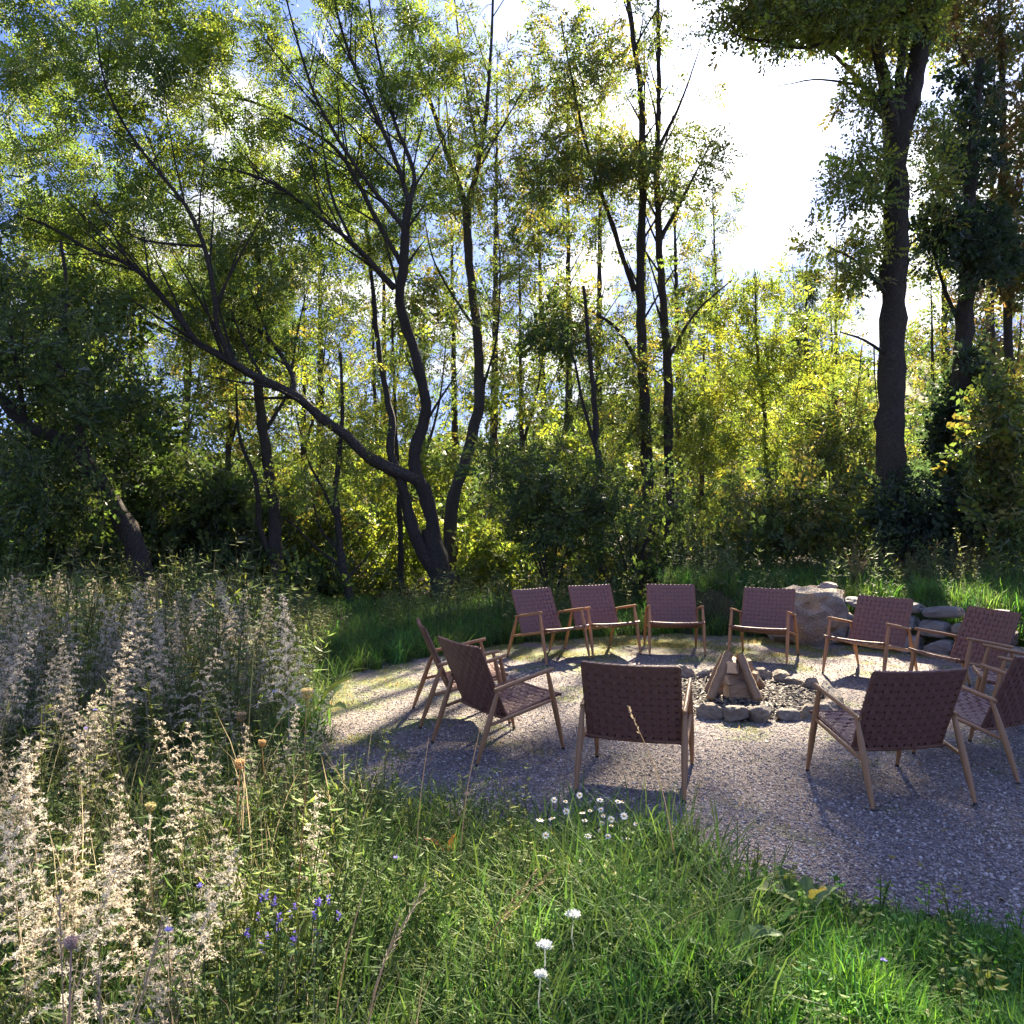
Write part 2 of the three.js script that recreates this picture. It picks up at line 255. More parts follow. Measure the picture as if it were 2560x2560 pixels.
/* a tree: limbs are traced polylines [px, py, depth]; clouds say where its leaves hang: px, py, depth, half sizes px px m, number of twigs */
function makeTree(o) {
  const g = o.world ? new Geo() : null, first = o.limbs[0].p[0], foot = at(...first); foot.y = Math.min(foot.y, groundY(foot.x, -foot.z) - 0.05);
  const base = foot.clone(), t = thing(o.name, base), wood = new Geo(), twig = new Geo(), nodes = [];
  o.limbs.forEach((L, li) => {
    const pts = L.p.map((q) => at(...q)); if (li === 0) pts[0].copy(foot);
    const s = smooth(pts, 0.22), n = s.length, rad = s.map((_, k) => { const f = k / (n - 1); let r = lerp(L.r[0], L.r[1], Math.pow(f, 0.8)) * (o.slim ?? 1); if (L.flare) r *= 1 + L.flare * Math.exp(-f * 14); return r * (1 + 0.1 * n2(k * 0.45 + li * 7, L.r[0] * 90)); });
    s.forEach((p, k) => { const w = Math.min(0.02, rad[k] * 0.3) * (k && !L.straight ? 1 : 0); p.x += w * n3(p.x * 1.7, p.y * 1.7, li); p.z += w * n3(p.x * 1.7, p.y * 1.7, li + 50); });
    wood.tube(s.map((p) => p.clone().sub(base)), rad, L.r[0] > 0.09 ? 14 : L.r[0] > 0.04 ? 7 : 5, undefined, false, L.r[0] > 0.06 ? 0.2 : 0.1);
    s.forEach((p, k) => { if (k > n * (L.bare ?? 0.15)) nodes.push({ p, r: rad[k] }); });
    if (L.side) for (let k = 0; k < L.side; k++) { const i = Math.floor(lerp(L.from ?? 0.3, 0.97, (k + rand()) / L.side) * (n - 2)), q = s[i], d = s[i + 1].clone().sub(q).normalize(), w = rdir(); w.addScaledVector(d, -w.dot(d)).normalize(); d.multiplyScalar(0.85).addScaledVector(w, rr(0.35, 0.75)).add(V(0, 0.18, 0)).normalize(); const len = rr(0.9, 2.4) * (0.5 + 0.5 * (1 - i / n)), bend = rdir().multiplyScalar(0.1 * len), ps = [0, 0.33, 0.66, 1].map((t) => q.clone().addScaledVector(d, len * t).addScaledVector(bend, t * t)), r0 = Math.min(rad[i] * 0.5, 0.03); wood.tube(ps.map((p) => p.clone().sub(base)), [r0, r0 * 0.75, r0 * 0.5, 0.005], 5); ps.forEach((p, j) => j && nodes.push({ p, r: r0 * (1 - j * 0.25) })); }
    if (L.stubs !== 0) for (let k = 0; k < n * 0.1; k++) { const q = s[Math.floor(rr(0.25, 1) * (n - 1))], d = rdir(); d.y = Math.abs(d.y) * 0.6; const e = q.clone().addScaledVector(d, rr(0.3, 0.9)), m = q.clone().lerp(e, 0.5).add(V(0, rr(-0.05, 0.12), 0)); twig.tube([q, m, e].map((p) => p.clone().sub(base)), [0.009, 0.006, 0.003], 3); }
  });
  const A = [];
  for (const [px, py, d, rx, ry, rd, n, k] of o.clouds) for (let i = 0; i < n; i++) { const q = rdir().multiplyScalar(Math.cbrt(rand())); A.push({ p: at(px + q.x * rx, py + q.y * ry, d + q.z * rd), k: k ?? 4 }); }
  const near = (p) => { let b = null, bd = 1e9; for (const q of nodes) { const d = q.p.distanceTo(p) + 0.35 * Math.max(0, q.p.y - p.y); if (d < bd) { bd = d; b = q; } } return [b, bd]; };
  A.forEach((a) => { a.p.y = Math.max(a.p.y, groundY(a.p.x, -a.p.z) + 0.15); a.d = near(a.p)[1]; }); A.sort((x, y) => x.d - y.d);
  const lists = SPRAY[o.spray].map(() => []), q = new THREE.Quaternion(), q2 = new THREE.Quaternion(), col = new THREE.Color();
  for (const a of A) {
    const [b] = near(a.p), S = b.p, E = a.p, len = S.distanceTo(E);
    const m1 = S.clone().lerp(E, 0.35).add(V(rr(-0.1, 0.1), 0.16, rr(-0.1, 0.1)).multiplyScalar(len * 0.6)), m2 = S.clone().lerp(E, 0.7).add(V(rr(-0.1, 0.1), 0.14, rr(-0.1, 0.1)).multiplyScalar(len * 0.5));
    const path = [S, m1, m2, E], r0 = Math.min(b.r * 0.55, 0.004 + 0.007 * len);
    const reach = 0.16 + 0.1 * ((o.size ?? 1) - 0.6);
    if (!o.open && rand() < opening(E, reach)) continue;
    if (len > 0.12) twig.tube(path.map((p) => p.clone().sub(base)), [r0, r0 * 0.75, r0 * 0.5, 0.0025], 4);
    nodes.push({ p: m1, r: r0 * 0.75 }, { p: m2, r: r0 * 0.5 }, { p: E, r: 0.004 });
    for (let i = 0; i < a.k; i++) {
      const tt = Math.max(0.3, 1 - 0.65 * rand() * rand() - 0.1 * rand()), p = tt < 0.65 ? m1.clone().lerp(m2, (tt - 0.3) / 0.35) : m2.clone().lerp(E, (tt - 0.65) / 0.35);
      p.add(rdir().multiplyScalar(0.1 * (o.size ?? 1)));
      if (!o.open && rand() < opening(p, reach)) continue;
      const d = E.clone().sub(S).normalize().multiplyScalar(0.6).add(rdir()).add(V(0, o.droop ?? -0.25, 0)).normalize();
      q.setFromUnitVectors(UP, d); q2.setFromAxisAngle(UP, rr(0, 6.283)); q.multiply(q2);
      const w = o.tints, f = rand(), c0 = pick(w); col.setRGB(c0[0], c0[1], c0[2]).multiplyScalar(lerp(0.75, 1.25, f));
      const v = Math.floor(rand() * lists.length);
      lists[v].push({ m: mat4(p.sub(base), q, (o.size ?? 1) * rr(0.65, 1.5)), c: col.clone() });
    }
  }
  part(o.limbs[0].r[0] > 0.03 ? 'trunk' : 'stem', wood.build(), o.bark ?? M.bark, t);
  if (twig.i.length) { const m = part('twigs', twig.build(), o.bark ?? M.bark, t); m.userData.kind = 'stuff'; }
  SPRAY[o.spray].forEach((geo, i) => lists[i].length && copies('foliage', geo, o.mat ?? M.leaf, lists[i], t));
  tag(t, o.label, o.category ?? 'tree', o.group);
  return t;
}

/* ---------- trees ---------- */
const ASH = [[0.14, 0.21, 0.032], [0.18, 0.25, 0.03], [0.11, 0.18, 0.038], [0.25, 0.29, 0.035]];
const GREEN = [[0.085, 0.14, 0.025], [0.11, 0.17, 0.025], [0.07, 0.115, 0.025], [0.15, 0.19, 0.03]];
const YELLOW = [[0.25, 0.33, 0.035], [0.31, 0.36, 0.035], [0.2, 0.28, 0.04], [0.35, 0.36, 0.035]];
const MIXED = [[0.13, 0.19, 0.03], [0.21, 0.25, 0.03], [0.1, 0.155, 0.03], [0.26, 0.22, 0.035], [0.17, 0.21, 0.03]];
const AUTUMN = [[0.14, 0.17, 0.035], [0.22, 0.17, 0.035], [0.25, 0.15, 0.04], [0.1, 0.15, 0.03], [0.18, 0.2, 0.03]];
const IVY = [[0.04, 0.07, 0.022], [0.05, 0.085, 0.025], [0.035, 0.06, 0.022]];
const T = (l) => l.map(([x, y, d]) => [x, y, d]);
// the leaning ash left of the chairs
makeTree({
  name: 'ash_tree', slim: 0.88, label: 'large dark ash with several stems and one long limb leaning far left', spray: 'ash', tints: ASH, size: 1,
  limbs: [
    { p: [[1113, 1545, 13.6], [1104, 1453, 13.6], [1090, 1362, 13.6], [1068, 1254, 13.55], [1050, 1203, 13.5], [1035, 1145, 13.5], [1061, 1054, 13.5], [1060, 980, 13.4], [1033, 861, 13.3], [1000, 762, 13.3], [1010, 662, 13.2], [1014, 576, 13.1], [1024, 510, 13.1]], r: [0.155, 0.07], flare: 0.9, bare: 0.6, side: 6, from: 0.5 },
    { p: [[1112, 1550, 13.6], [1108, 1500, 13.6], [1104, 1453, 13.58], [1090, 1390, 13.56], [1074, 1320, 13.55]], r: [0.31, 0.15], flare: 0.25, bare: 1, stubs: 0 }, { p: [[1112, 1470, 13.55], [1130, 1450, 13.5], [1146, 1440, 13.48]], r: [0.2, 0.1], bare: 1, stubs: 0 },
    { p: [[1104, 1453, 13.6], [1046, 1362, 13.5], [1014, 1254, 13.45], [996, 1188, 13.4], [977, 1130, 13.45], [980, 1047, 13.6], [967, 994, 13.7], [941, 828, 13.9], [927, 662, 14.1], [914, 530, 14.3], [900, 330, 14.4]], r: [0.135, 0.02], flare: 0.3, bare: 0.6 },
    { p: [[1050, 1203, 13.5], [981, 1174, 13.3], [920, 1141, 13.1], [872, 1094, 13], [800, 1043, 12.8], [735, 987, 12.7], [636, 941, 12.5], [563, 894, 12.4], [490, 855, 12.3], [457, 802, 12.2], [384, 722, 12.1], [351, 682, 12], [298, 649, 12], [232, 629, 11.9], [119, 563, 11.8], [40, 537, 11.7]], r: [0.125, 0.015], bare: 0.25, side: 24 },
    { p: [[576, 901, 12.4], [543, 821, 12.2], [537, 749, 12.1], [510, 616, 12], [470, 523, 11.9], [397, 431, 11.8], [331, 344, 11.8], [285, 265, 11.7], [252, 166, 11.6], [240, 60, 11.5]], r: [0.06, 0.01], side: 13, from: 0.1 },
    { p: [[735, 987, 12.7], [729, 934, 12.9], [689, 868, 13.1], [629, 815, 13.2], [530, 788, 13.3], [424, 735, 13.4], [285, 610, 13.5], [185, 464, 13.6], [90, 380, 13.7]], r: [0.06, 0.01], side: 13, from: 0.1 },
    { p: [[987, 722, 13.3], [881, 609, 13], [795, 537, 12.9], [715, 477, 12.8], [629, 437, 12.7], [530, 417, 12.6]], r: [0.065, 0.015], side: 13, from: 0.1 },
    { p: [[1007, 669, 13.2], [941, 550, 13.4], [855, 391, 13.6], [795, 338, 13.7], [662, 265, 13.7], [576, 242, 13.7], [430, 209, 13.8], [330, 150, 13.8]], r: [0.055, 0.01], side: 10, from: 0.1 },
    { p: [[1010, 570, 13.1], [914, 450, 12.9], [828, 318, 12.7], [782, 225, 12.6], [740, 90, 12.5], [700, -60, 12.4]], r: [0.048, 0.012], side: 13, from: 0.1 },
    { p: [[1024, 510, 13.1], [994, 411, 13.1], [927, 265, 13.1], [868, 119, 13], [835, 0, 13], [800, -160, 13]], r: [0.055, 0.015], side: 13, from: 0.1 },
    { p: [[1024, 510, 13.1], [1034, 430, 13.3], [985, 300, 13.5], [950, 160, 13.6], [925, 20, 13.7], [910, -150, 13.7]], r: [0.05, 0.015], side: 13, from: 0.1 },
    { p: [[881, 609, 13], [830, 490, 13.2], [812, 400, 13.3], [800, 300, 13.4]], r: [0.035, 0.012] },
    { p: [[510, 616, 12], [430, 610, 12], [330, 590, 12.1], [230, 500, 12.1]], r: [0.03, 0.01] },
  ],
  clouds: [[110, 330, 12.6, 200, 200, 1.2, 50], [330, 120, 12.6, 240, 180, 1.3, 72], [400, 440, 13, 250, 170, 1.2, 54], [140, 620, 13, 200, 130, 1.1, 44], [620, 250, 13.8, 230, 230, 1.3, 66], [700, 560, 13.8, 210, 150, 1.2, 50], [450, 720, 13.4, 280, 110, 1.1, 52], [900, 200, 14.2, 190, 250, 1.2, 54], [1060, 260, 14.4, 150, 260, 1.1, 34], [900, 480, 14.3, 190, 170, 1.2, 46], [60, 120, 12, 60, 110, 1, 12], [700, -150, 13, 500, 200, 1.8, 90], [650, 800, 13.6, 180, 90, 1, 20]],
});
makeTree({
  name: 'ash_tree', label: 'slender upright tree just right of and behind the leaning ash, forking high up', spray: 'small', tints: MIXED, bark: M.barkPale,
  limbs: [
    { p: [[1125, 1480, 16.5], [1133, 1246, 16.4], [1166, 1150, 16.4], [1199, 994, 16.3], [1192, 828, 16.3], [1173, 662, 16.2], [1166, 517, 16.2]], r: [0.14, 0.08], flare: 0.4, bare: 0.5 },
    { p: [[1166, 517, 16.2], [1120, 391, 16.2], [1060, 199, 16.2], [1007, 0, 16.1], [980, -160, 16]], r: [0.07, 0.015], side: 8, from: 0.1 },
    { p: [[1166, 517, 16.2], [1199, 397, 16.2], [1219, 245, 16.2], [1232, 0, 16.2], [1240, -200, 16.2]], r: [0.065, 0.015], side: 8, from: 0.1 },
    { p: [[1199, 397, 16.2], [1180, 300, 16.2], [1150, 120, 16.2], [1130, -60, 16.2]], r: [0.04, 0.012] },
    { p: [[1199, 994, 16.3], [1240, 850, 16.2], [1250, 700, 16.1], [1245, 560, 16]], r: [0.035, 0.01] },
    { p: [[1192, 828, 16.3], [1120, 720, 16.2], [1080, 640, 16.1], [1060, 540, 16]], r: [0.035, 0.01] },
  ],
  clouds: [[1120, 150, 16.2, 170, 260, 1.2, 80, 4], [1180, 420, 16.3, 120, 170, 1, 60, 4], [1080, 560, 16.2, 110, 120, 1, 34, 3], [1230, 760, 16.2, 80, 190, 1, 55], [1100, 800, 16.2, 120, 140, 1, 60], [1080, -180, 16.2, 240, 160, 1.4, 50]],
});
makeTree({
  name: 'alder_tree', label: 'tall leafy tree with two close parallel trunks behind the middle of the chair ring', spray: 'small', size: 1.15, tints: MIXED,
  limbs: [
    { p: [[1622, 1430, 18], [1618, 1192, 18], [1608, 927, 18], [1600, 729, 18], [1606, 464, 18], [1604, 265, 18], [1580, 66, 18], [1555, -120, 18], [1530, -350, 18]], r: [0.15, 0.03], flare: 0.3, bare: 0.3, side: 16 },
    { p: [[1668, 1430, 18], [1671, 1212, 18.1], [1669, 894, 18.1], [1660, 795, 18.2], [1648, 596, 18.2], [1642, 397, 18.2], [1648, 232, 18.2], [1645, 60, 18.2], [1650, -250, 18.3]], r: [0.13, 0.03], bare: 0.3, side: 16 },
    { p: [[1585, 729, 18], [1530, 560, 17.8], [1470, 380, 17.6], [1430, 200, 17.5], [1400, 40, 17.4]], r: [0.07, 0.015] },
    { p: [[1651, 596, 18.2], [1720, 470, 18.4], [1780, 350, 18.5]], r: [0.06, 0.012] },
    { p: [[1671, 894, 18.1], [1740, 780, 18.4], [1830, 700, 18.6]], r: [0.05, 0.012] },
    { p: [[1605, 927, 18], [1540, 820, 17.6], [1450, 760, 17.4], [1380, 700, 17.2]], r: [0.055, 0.012] },
    { p: [[1631, 397, 18.2], [1700, 260, 18.3], [1750, 120, 18.4]], r: [0.05, 0.012] },
  ],
  clouds: [[1440, 660, 17.5, 150, 190, 1.4, 150, 5], [1600, 250, 18, 230, 250, 1.8, 190, 5], [1410, 260, 17.7, 160, 270, 1.5, 130, 5], [1720, 470, 18.3, 120, 160, 1.4, 90], [1720, 690, 18.2, 130, 140, 1.3, 90], [1850, 730, 18.5, 130, 70, 1, 45, 4], [1560, 860, 17.8, 170, 100, 1.2, 90], [1650, 1000, 18, 120, 110, 1, 70], [1540, 1080, 17.9, 110, 110, 1, 50], [1600, -220, 18, 330, 260, 2.2, 150], [1590, 480, 18, 130, 160, 1.5, 80], [1370, 560, 17.4, 110, 230, 1.3, 150, 5], [1450, 470, 17.6, 120, 90, 1.2, 60], [1540, 400, 17.9, 130, 110, 1.4, 90], [1420, 800, 17.2, 110, 70, 1, 60], [1640, 620, 18.4, 80, 120, 1, 60]],
});
makeTree({
  name: 'young_tree', label: 'thin dark young tree left of the two close parallel trunks', spray: 'broad', tints: GREEN,
  limbs: [{ p: [[1505, 1430, 16], [1499, 1226, 16], [1485, 994, 16], [1472, 861, 16], [1459, 715, 16]], r: [0.085, 0.03], bare: 0.5 }, { p: [[1490, 1120, 16], [1455, 1000, 15.9], [1435, 900, 15.8], [1400, 830, 15.8]], r: [0.045, 0.012] }],
  clouds: [[1450, 760, 16, 130, 90, 1, 60], [1370, 820, 15.9, 90, 60, 0.8, 25]],
});
makeTree({
  name: 'oak_tree', label: 'big straight trunk at the right with ivy-green sides, forking near the top of the picture', spray: 'small', size: 1.25, tints: [...MIXED, ...YELLOW],
  limbs: [
    { p: [[2226, 1480, 13.5], [2227, 1259, 13.5], [2229, 994, 13.5], [2234, 729, 13.5], [2241, 530, 13.5], [2246, 364, 13.5], [2287, 199, 13.5], [2313, 66, 13.5], [2345, -60, 13.5], [2370, -300, 13.5]], r: [0.245, 0.13], flare: 0.35, bare: 0.5 },
    { p: [[2246, 364, 13.5], [2215, 220, 13.4], [2188, 99, 13.3], [2168, -20, 13.2], [2140, -250, 13]], r: [0.13, 0.05] },
    { p: [[2246, 340, 13.5], [2250, 200, 13.4], [2262, 60, 13.3], [2268, -120, 13.2]], r: [0.1, 0.04] },
    { p: [[2188, 99, 13.3], [2100, 95, 13], [2015, 119, 12.8], [1940, 108, 12.7], [1870, 96, 12.6], [1823, 80, 12.5]], r: [0.045, 0.012], bare: 0.1 },
    { p: [[2168, -20, 13.2], [2080, -40, 13], [1960, -30, 12.8], [1840, 0, 12.7]], r: [0.05, 0.012] },
    { p: [[2225, 300, 13.4], [2180, 225, 13.3], [2128, 209, 13.2], [2070, 200, 13.15], [2029, 199, 13.1], [1975, 210, 13], [1936, 215, 13]], r: [0.03, 0.006], bare: 1, stubs: 0 },
    { p: [[2241, 560, 13.5], [2170, 450, 13.2], [2130, 360, 13.1]], r: [0.04, 0.01] },
    { p: [[2236, 760, 13.5], [2150, 660, 13.2], [2080, 620, 13]], r: [0.045, 0.01] },
    { p: [[2232, 900, 13.5], [2160, 850, 13.2], [2100, 830, 13]], r: [0.035, 0.01] },
  ],
  clouds: [[2150, 470, 13.2, 70, 190, 0.8, 95, 5], [2100, 640, 13.1, 90, 90, 0.8, 50], [2120, 830, 13.1, 70, 90, 0.8, 34], [2330, 430, 13.6, 50, 240, 0.7, 40], [1990, 30, 12.9, 220, 80, 1, 140], [2200, 30, 13.3, 160, 120, 0.9, 90], [2150, 220, 13.3, 60, 80, 0.6, 24], [2230, -220, 13.4, 420, 180, 2.2, 190], [2190, 1120, 13.2, 50, 170, 0.5, 40], [1900, -200, 13, 250, 130, 1.6, 90]],
});
makeTree({
  name: 'ivy_covered_tree', label: 'dark ivy-clad trunk standing right of the big straight trunk', spray: 'ivy', tints: IVY,
  limbs: [{ p: [[2385, 1480, 14.5], [2388, 1200, 14.5], [2400, 950, 14.5], [2420, 700, 14.5], [2430, 420, 14.5], [2450, 150, 14.5]], r: [0.24, 0.07], bare: 0 }, { p: [[2405, 800, 14.5], [2460, 650, 14.4], [2500, 520, 14.3]], r: [0.06, 0.015] }, { p: [[2405, 830, 14.5], [2350, 690, 14.6], [2330, 600, 14.7]], r: [0.05, 0.015] }],
  clouds: [[2395, 1000, 14.4, 60, 330, 0.55, 190, 6], [2385, 1280, 14.2, 90, 150, 0.7, 110, 6], [2450, 640, 14.4, 120, 130, 1, 120, 5], [2350, 600, 14.6, 60, 110, 0.8, 40], [2430, 330, 14.5, 90, 160, 0.8, 40]],
});
makeTree({
  name: 'maple_tree', label: 'thin tree at the right edge with orange-tinged leaves near the top', spray: 'broad', tints: AUTUMN,
  limbs: [{ p: [[2545, 1480, 16], [2535, 1200, 16], [2520, 800, 16], [2510, 500, 16], [2506, 265, 16], [2500, 60, 16], [2495, -200, 16]], r: [0.12, 0.03], bare: 0.4 }, { p: [[2518, 760, 16], [2460, 640, 15.8], [2430, 560, 15.7]], r: [0.045, 0.012] }, { p: [[2506, 300, 16], [2440, 200, 15.8], [2390, 100, 15.7]], r: [0.035, 0.01] }],
  clouds: [[2470, 280, 16, 110, 230, 1.2, 95, 3], [2520, 620, 16, 90, 160, 1, 70], [2480, 30, 16, 150, 120, 1.2, 60], [2520, -250, 16, 250, 160, 1.6, 60], [2600, 450, 16, 100, 350, 1.2, 60]],
});
makeTree({
  name: 'sapling', open: true, label: 'young yellow-green tree with a thin stem, behind the chairs between the big trunks', spray: 'willow', tints: YELLOW,
  limbs: [{ p: [[1922, 1400, 19], [1919, 1180, 19], [1910, 1020, 19], [1896, 895, 19], [1890, 780, 19], [1888, 680, 19]], r: [0.07, 0.015], bare: 0.3 }, { p: [[1910, 1020, 19], [1840, 960, 18.8], [1780, 930, 18.7]], r: [0.025, 0.008] }, { p: [[1905, 960, 19], [1980, 880, 18.9], [2040, 850, 18.8]], r: [0.025, 0.008] }],
  clouds: [[1890, 780, 19, 130, 110, 1, 60], [1820, 920, 18.9, 130, 90, 1, 60], [1990, 900, 18.9, 110, 110, 1, 60], [1900, 1040, 18.8, 180, 90, 1.1, 80], [1800, 1120, 18.7, 90, 70, 0.8, 35], [1980, 1130, 18.7, 110, 70, 0.8, 45]],
});
makeTree({
  name: 'poplar_tree', label: 'very tall tree far beyond the big straight trunk, its crown topping the bright sky gap', spray: 'broad', tints: MIXED, size: 2.3,
  limbs: [{ p: [[2232, 1350, 45], [2230, 1000, 45], [2226, 600, 45], [2215, 300, 45], [2190, 60, 45], [2160, -200, 45]], r: [0.42, 0.12], bare: 0.5 }, { p: [[2215, 300, 45], [2120, 170, 45], [2020, 90, 45], [1930, 40, 45]], r: [0.18, 0.04] }, { p: [[2200, 140, 45], [2300, 20, 45], [2400, -60, 45]], r: [0.18, 0.04] }, { p: [[2180, 0, 45], [2080, -80, 45], [1960, -140, 45]], r: [0.15, 0.04] }],
  clouds: [[1960, 40, 45, 130, 75, 2.5, 130, 5], [2090, 40, 45, 120, 100, 2.5, 110, 5], [2230, 40, 45, 130, 120, 3, 100, 5], [2000, -110, 45, 200, 110, 3.5, 120, 5], [2250, -150, 45, 220, 140, 4, 110, 5], [2380, 60, 45, 90, 110, 3, 50, 4]],
});
makeTree({
  name: 'spruce_tree', label: 'small far conifer showing against the bright sky gap', spray: 'willow', tints: IVY, size: 1.1, droop: -0.5,
  limbs: [{ p: [[2016, 1200, 34], [2016, 1000, 34], [2016, 830, 34], [2016, 665, 34]], r: [0.16, 0.02], bare: 0.2, straight: true }],
  clouds: [[2016, 730, 34, 18, 50, 0.4, 22], [2016, 820, 34, 34, 50, 0.6, 40], [2016, 920, 34, 48, 60, 0.9, 60], [2016, 1020, 34, 62, 60, 1.1, 70]],
});
// dark trees on the left
makeTree({
  name: 'maple_tree', label: 'black trunk leaning left out of the weeds at the far left', spray: 'small', size: 1.2, tints: GREEN,
  limbs: [
    { p: [[372, 1560, 11.5], [354, 1452, 11.5], [326, 1336, 11.4], [270, 1243, 11.3], [224, 1173, 11.2], [154, 1103, 11.1], [61, 1061, 11], [0, 996, 10.9], [-120, 900, 10.8]], r: [0.17, 0.06], flare: 0.3, bare: 0.3 },
    { p: [[224, 1173, 11.2], [190, 1050, 11.2], [150, 900, 11.2], [170, 740, 11.2], [150, 600, 11.2]], r: [0.07, 0.02] },
    { p: [[61, 1061, 11], [40, 900, 10.8], [10, 760, 10.7]], r: [0.05, 0.015] },
  ],
  clouds: [[90, 860, 11.2, 190, 180, 1.5, 90, 4], [240, 980, 11.4, 150, 120, 1.2, 60], [40, 1200, 11, 160, 130, 1.1, 60], [190, 1230, 11, 120, 80, 0.9, 40], [-100, 700, 11, 150, 400, 1.5, 90]],
});
makeTree({
  name: 'maple_tree', label: 'dark upright trunk behind the leaning black trunk at the far left', spray: 'broad', tints: GREEN,
  limbs: [{ p: [[185, 1500, 13.5], [165, 1312, 13.5], [150, 1120, 13.5], [152, 960, 13.5], [170, 780, 13.5], [190, 640, 13.5]], r: [0.15, 0.05], bare: 0.3 }, { p: [[150, 1120, 13.5], [230, 980, 13.4], [290, 870, 13.3], [330, 780, 13.2]], r: [0.05, 0.015] }],
  clouds: [[210, 820, 13.5, 190, 150, 1.3, 110], [330, 1060, 13.4, 150, 110, 1.2, 80], [120, 1080, 13.5, 120, 120, 1, 55], [-60, 1000, 13, 150, 400, 1.2, 60]],
});
makeTree({
  name: 'maple_tree', label: 'grey mossy trunk rising straight from the weeds, left of the leaning ash', spray: 'small', tints: MIXED, bark: M.barkPale,
  limbs: [{ p: [[694, 1550, 13.8], [692, 1400, 13.8], [685, 1266, 13.8], [666, 1126, 13.8], [647, 996, 13.8], [640, 880, 13.8], [650, 740, 13.8], [640, 600, 13.8]], r: [0.14, 0.04], flare: 0.3, bare: 0.4 }, { p: [[680, 1400, 13.8], [650, 1320, 13.7], [640, 1200, 13.6], [600, 1100, 13.5], [590, 960, 13.5]], r: [0.07, 0.015] }, { p: [[660, 1080, 13.8], [730, 960, 13.9], [750, 850, 14]], r: [0.04, 0.01] }],
  clouds: [[640, 1000, 13.8, 130, 140, 1.1, 70], [560, 900, 13.6, 110, 110, 1, 45], [740, 920, 13.9, 90, 120, 1, 34], [640, 680, 13.8, 120, 120, 1, 40]],
});
makeTree({
  name: 'hazel_tree', label: 'thin dark tree with crooked side branches close left of the leaning ash', spray: 'small', tints: YELLOW,
  limbs: [{ p: [[878, 1560, 13.2], [870, 1480, 13.2], [857, 1405, 13.2], [845, 1300, 13.2], [838, 1219, 13.2], [850, 1126, 13.3], [856, 1000, 13.4], [850, 880, 13.5]], r: [0.085, 0.025], bare: 0.4 }, { p: [[845, 1300, 13.2], [800, 1210, 13.1], [770, 1150, 13], [740, 1040, 12.9]], r: [0.035, 0.01] }, { p: [[860, 1420, 13.2], [790, 1370, 13], [720, 1300, 12.9], [680, 1290, 12.9]], r: [0.03, 0.008] }, { p: [[866, 1450, 13.2], [920, 1390, 13.4], [960, 1330, 13.5]], r: [0.025, 0.008] }, { p: [[850, 1380, 13.2], [800, 1320, 13.3], [775, 1200, 13.4]], r: [0.03, 0.008] }],
  clouds: [[800, 1000, 13.4, 110, 120, 1, 45], [860, 860, 13.5, 90, 90, 0.9, 26], [760, 1180, 13, 110, 80, 0.8, 30, 3], [900, 1180, 13.8, 90, 90, 0.8, 30, 3]],
});
makeTree({
  name: 'young_tree', label: 'straight thin pole of a tree just left of the base of the leaning ash', spray: 'small', tints: YELLOW,
  limbs: [{ p: [[1004, 1540, 15], [1002, 1400, 15], [998, 1254, 15], [990, 1100, 15], [985, 960, 15], [980, 800, 15]], r: [0.075, 0.02], bare: 0.5 }],
  clouds: [[980, 900, 15, 110, 120, 1, 40], [930, 1040, 15, 100, 80, 0.9, 34]],
});
// slender trees further back, each where a stem shows
[[130, 22, 560, MIXED, 'at the far left edge, deep in the wood'], [330, 21, 520, MIXED, 'behind the dark leaning trunk'], [480, 23, 640, GREEN, 'between the left trunks'], [580, 20, 700, MIXED, 'close behind the grey mossy trunk'], [760, 22, 660, YELLOW, 'between the grey mossy trunk and the leaning ash'], [930, 24, 620, MIXED, 'behind the leaning ash'], [1060, 21, 720, MIXED, 'behind the fork of the leaning ash'], [1300, 22, 620, MIXED, 'left of the double trunk'], [1420, 24, 820, GREEN, 'far behind the thin dark young tree'], [1760, 25, 760, MIXED, 'right of the double trunk'], [2080, 24, 760, YELLOW, 'left of the big straight trunk'], [2330, 22, 700, MIXED, 'between the big straight trunk and the ivy trunk'], [2480, 22, 560, AUTUMN, 'behind the right edge thin tree']].forEach(([px, d, top, tints, where], i) => {
  const j = 40 * n2(i * 3.1, 5), hy = (1430 - top), w = 95 + 30 * rand();
  makeTree({
    name: 'slender_tree', label: 'slender background tree ' + where, spray: i % 3 ? 'small' : 'broad', tints, size: 1.25, bark: i % 2 ? M.bark : M.barkPale, group: 'slender trees at the back of the wood',
    limbs: [{ p: [[px + j, 1400, d], [px + j * 0.7, 1400 - hy * 0.3, d], [px + j * 0.2, 1400 - hy * 0.6, d], [px, top + hy * 0.15, d], [px - j * 0.3, top, d]], r: [0.1, 0.008], bare: 0.4 }, { p: [[px + j * 0.7, 1400 - hy * 0.35, d], [px + j + 40, 1400 - hy * 0.55, d], [px + j + 60, 1400 - hy * 0.8, d]], r: [0.05, 0.012], bare: 0.5 }],
    clouds: [[px, top + hy * 0.02, d, w * 0.6, hy * 0.1, 0.8, 24, 3], [px, top + hy * 0.16, d, w, hy * 0.16, 1.1, 40, 3], [px + 20, top + hy * 0.42, d, w * 1.25, hy * 0.18, 1.3, 55, 3], [px, top + hy * 0.7, d, w * 1.2, hy * 0.16, 1.2, 55, 3]],
  });
});
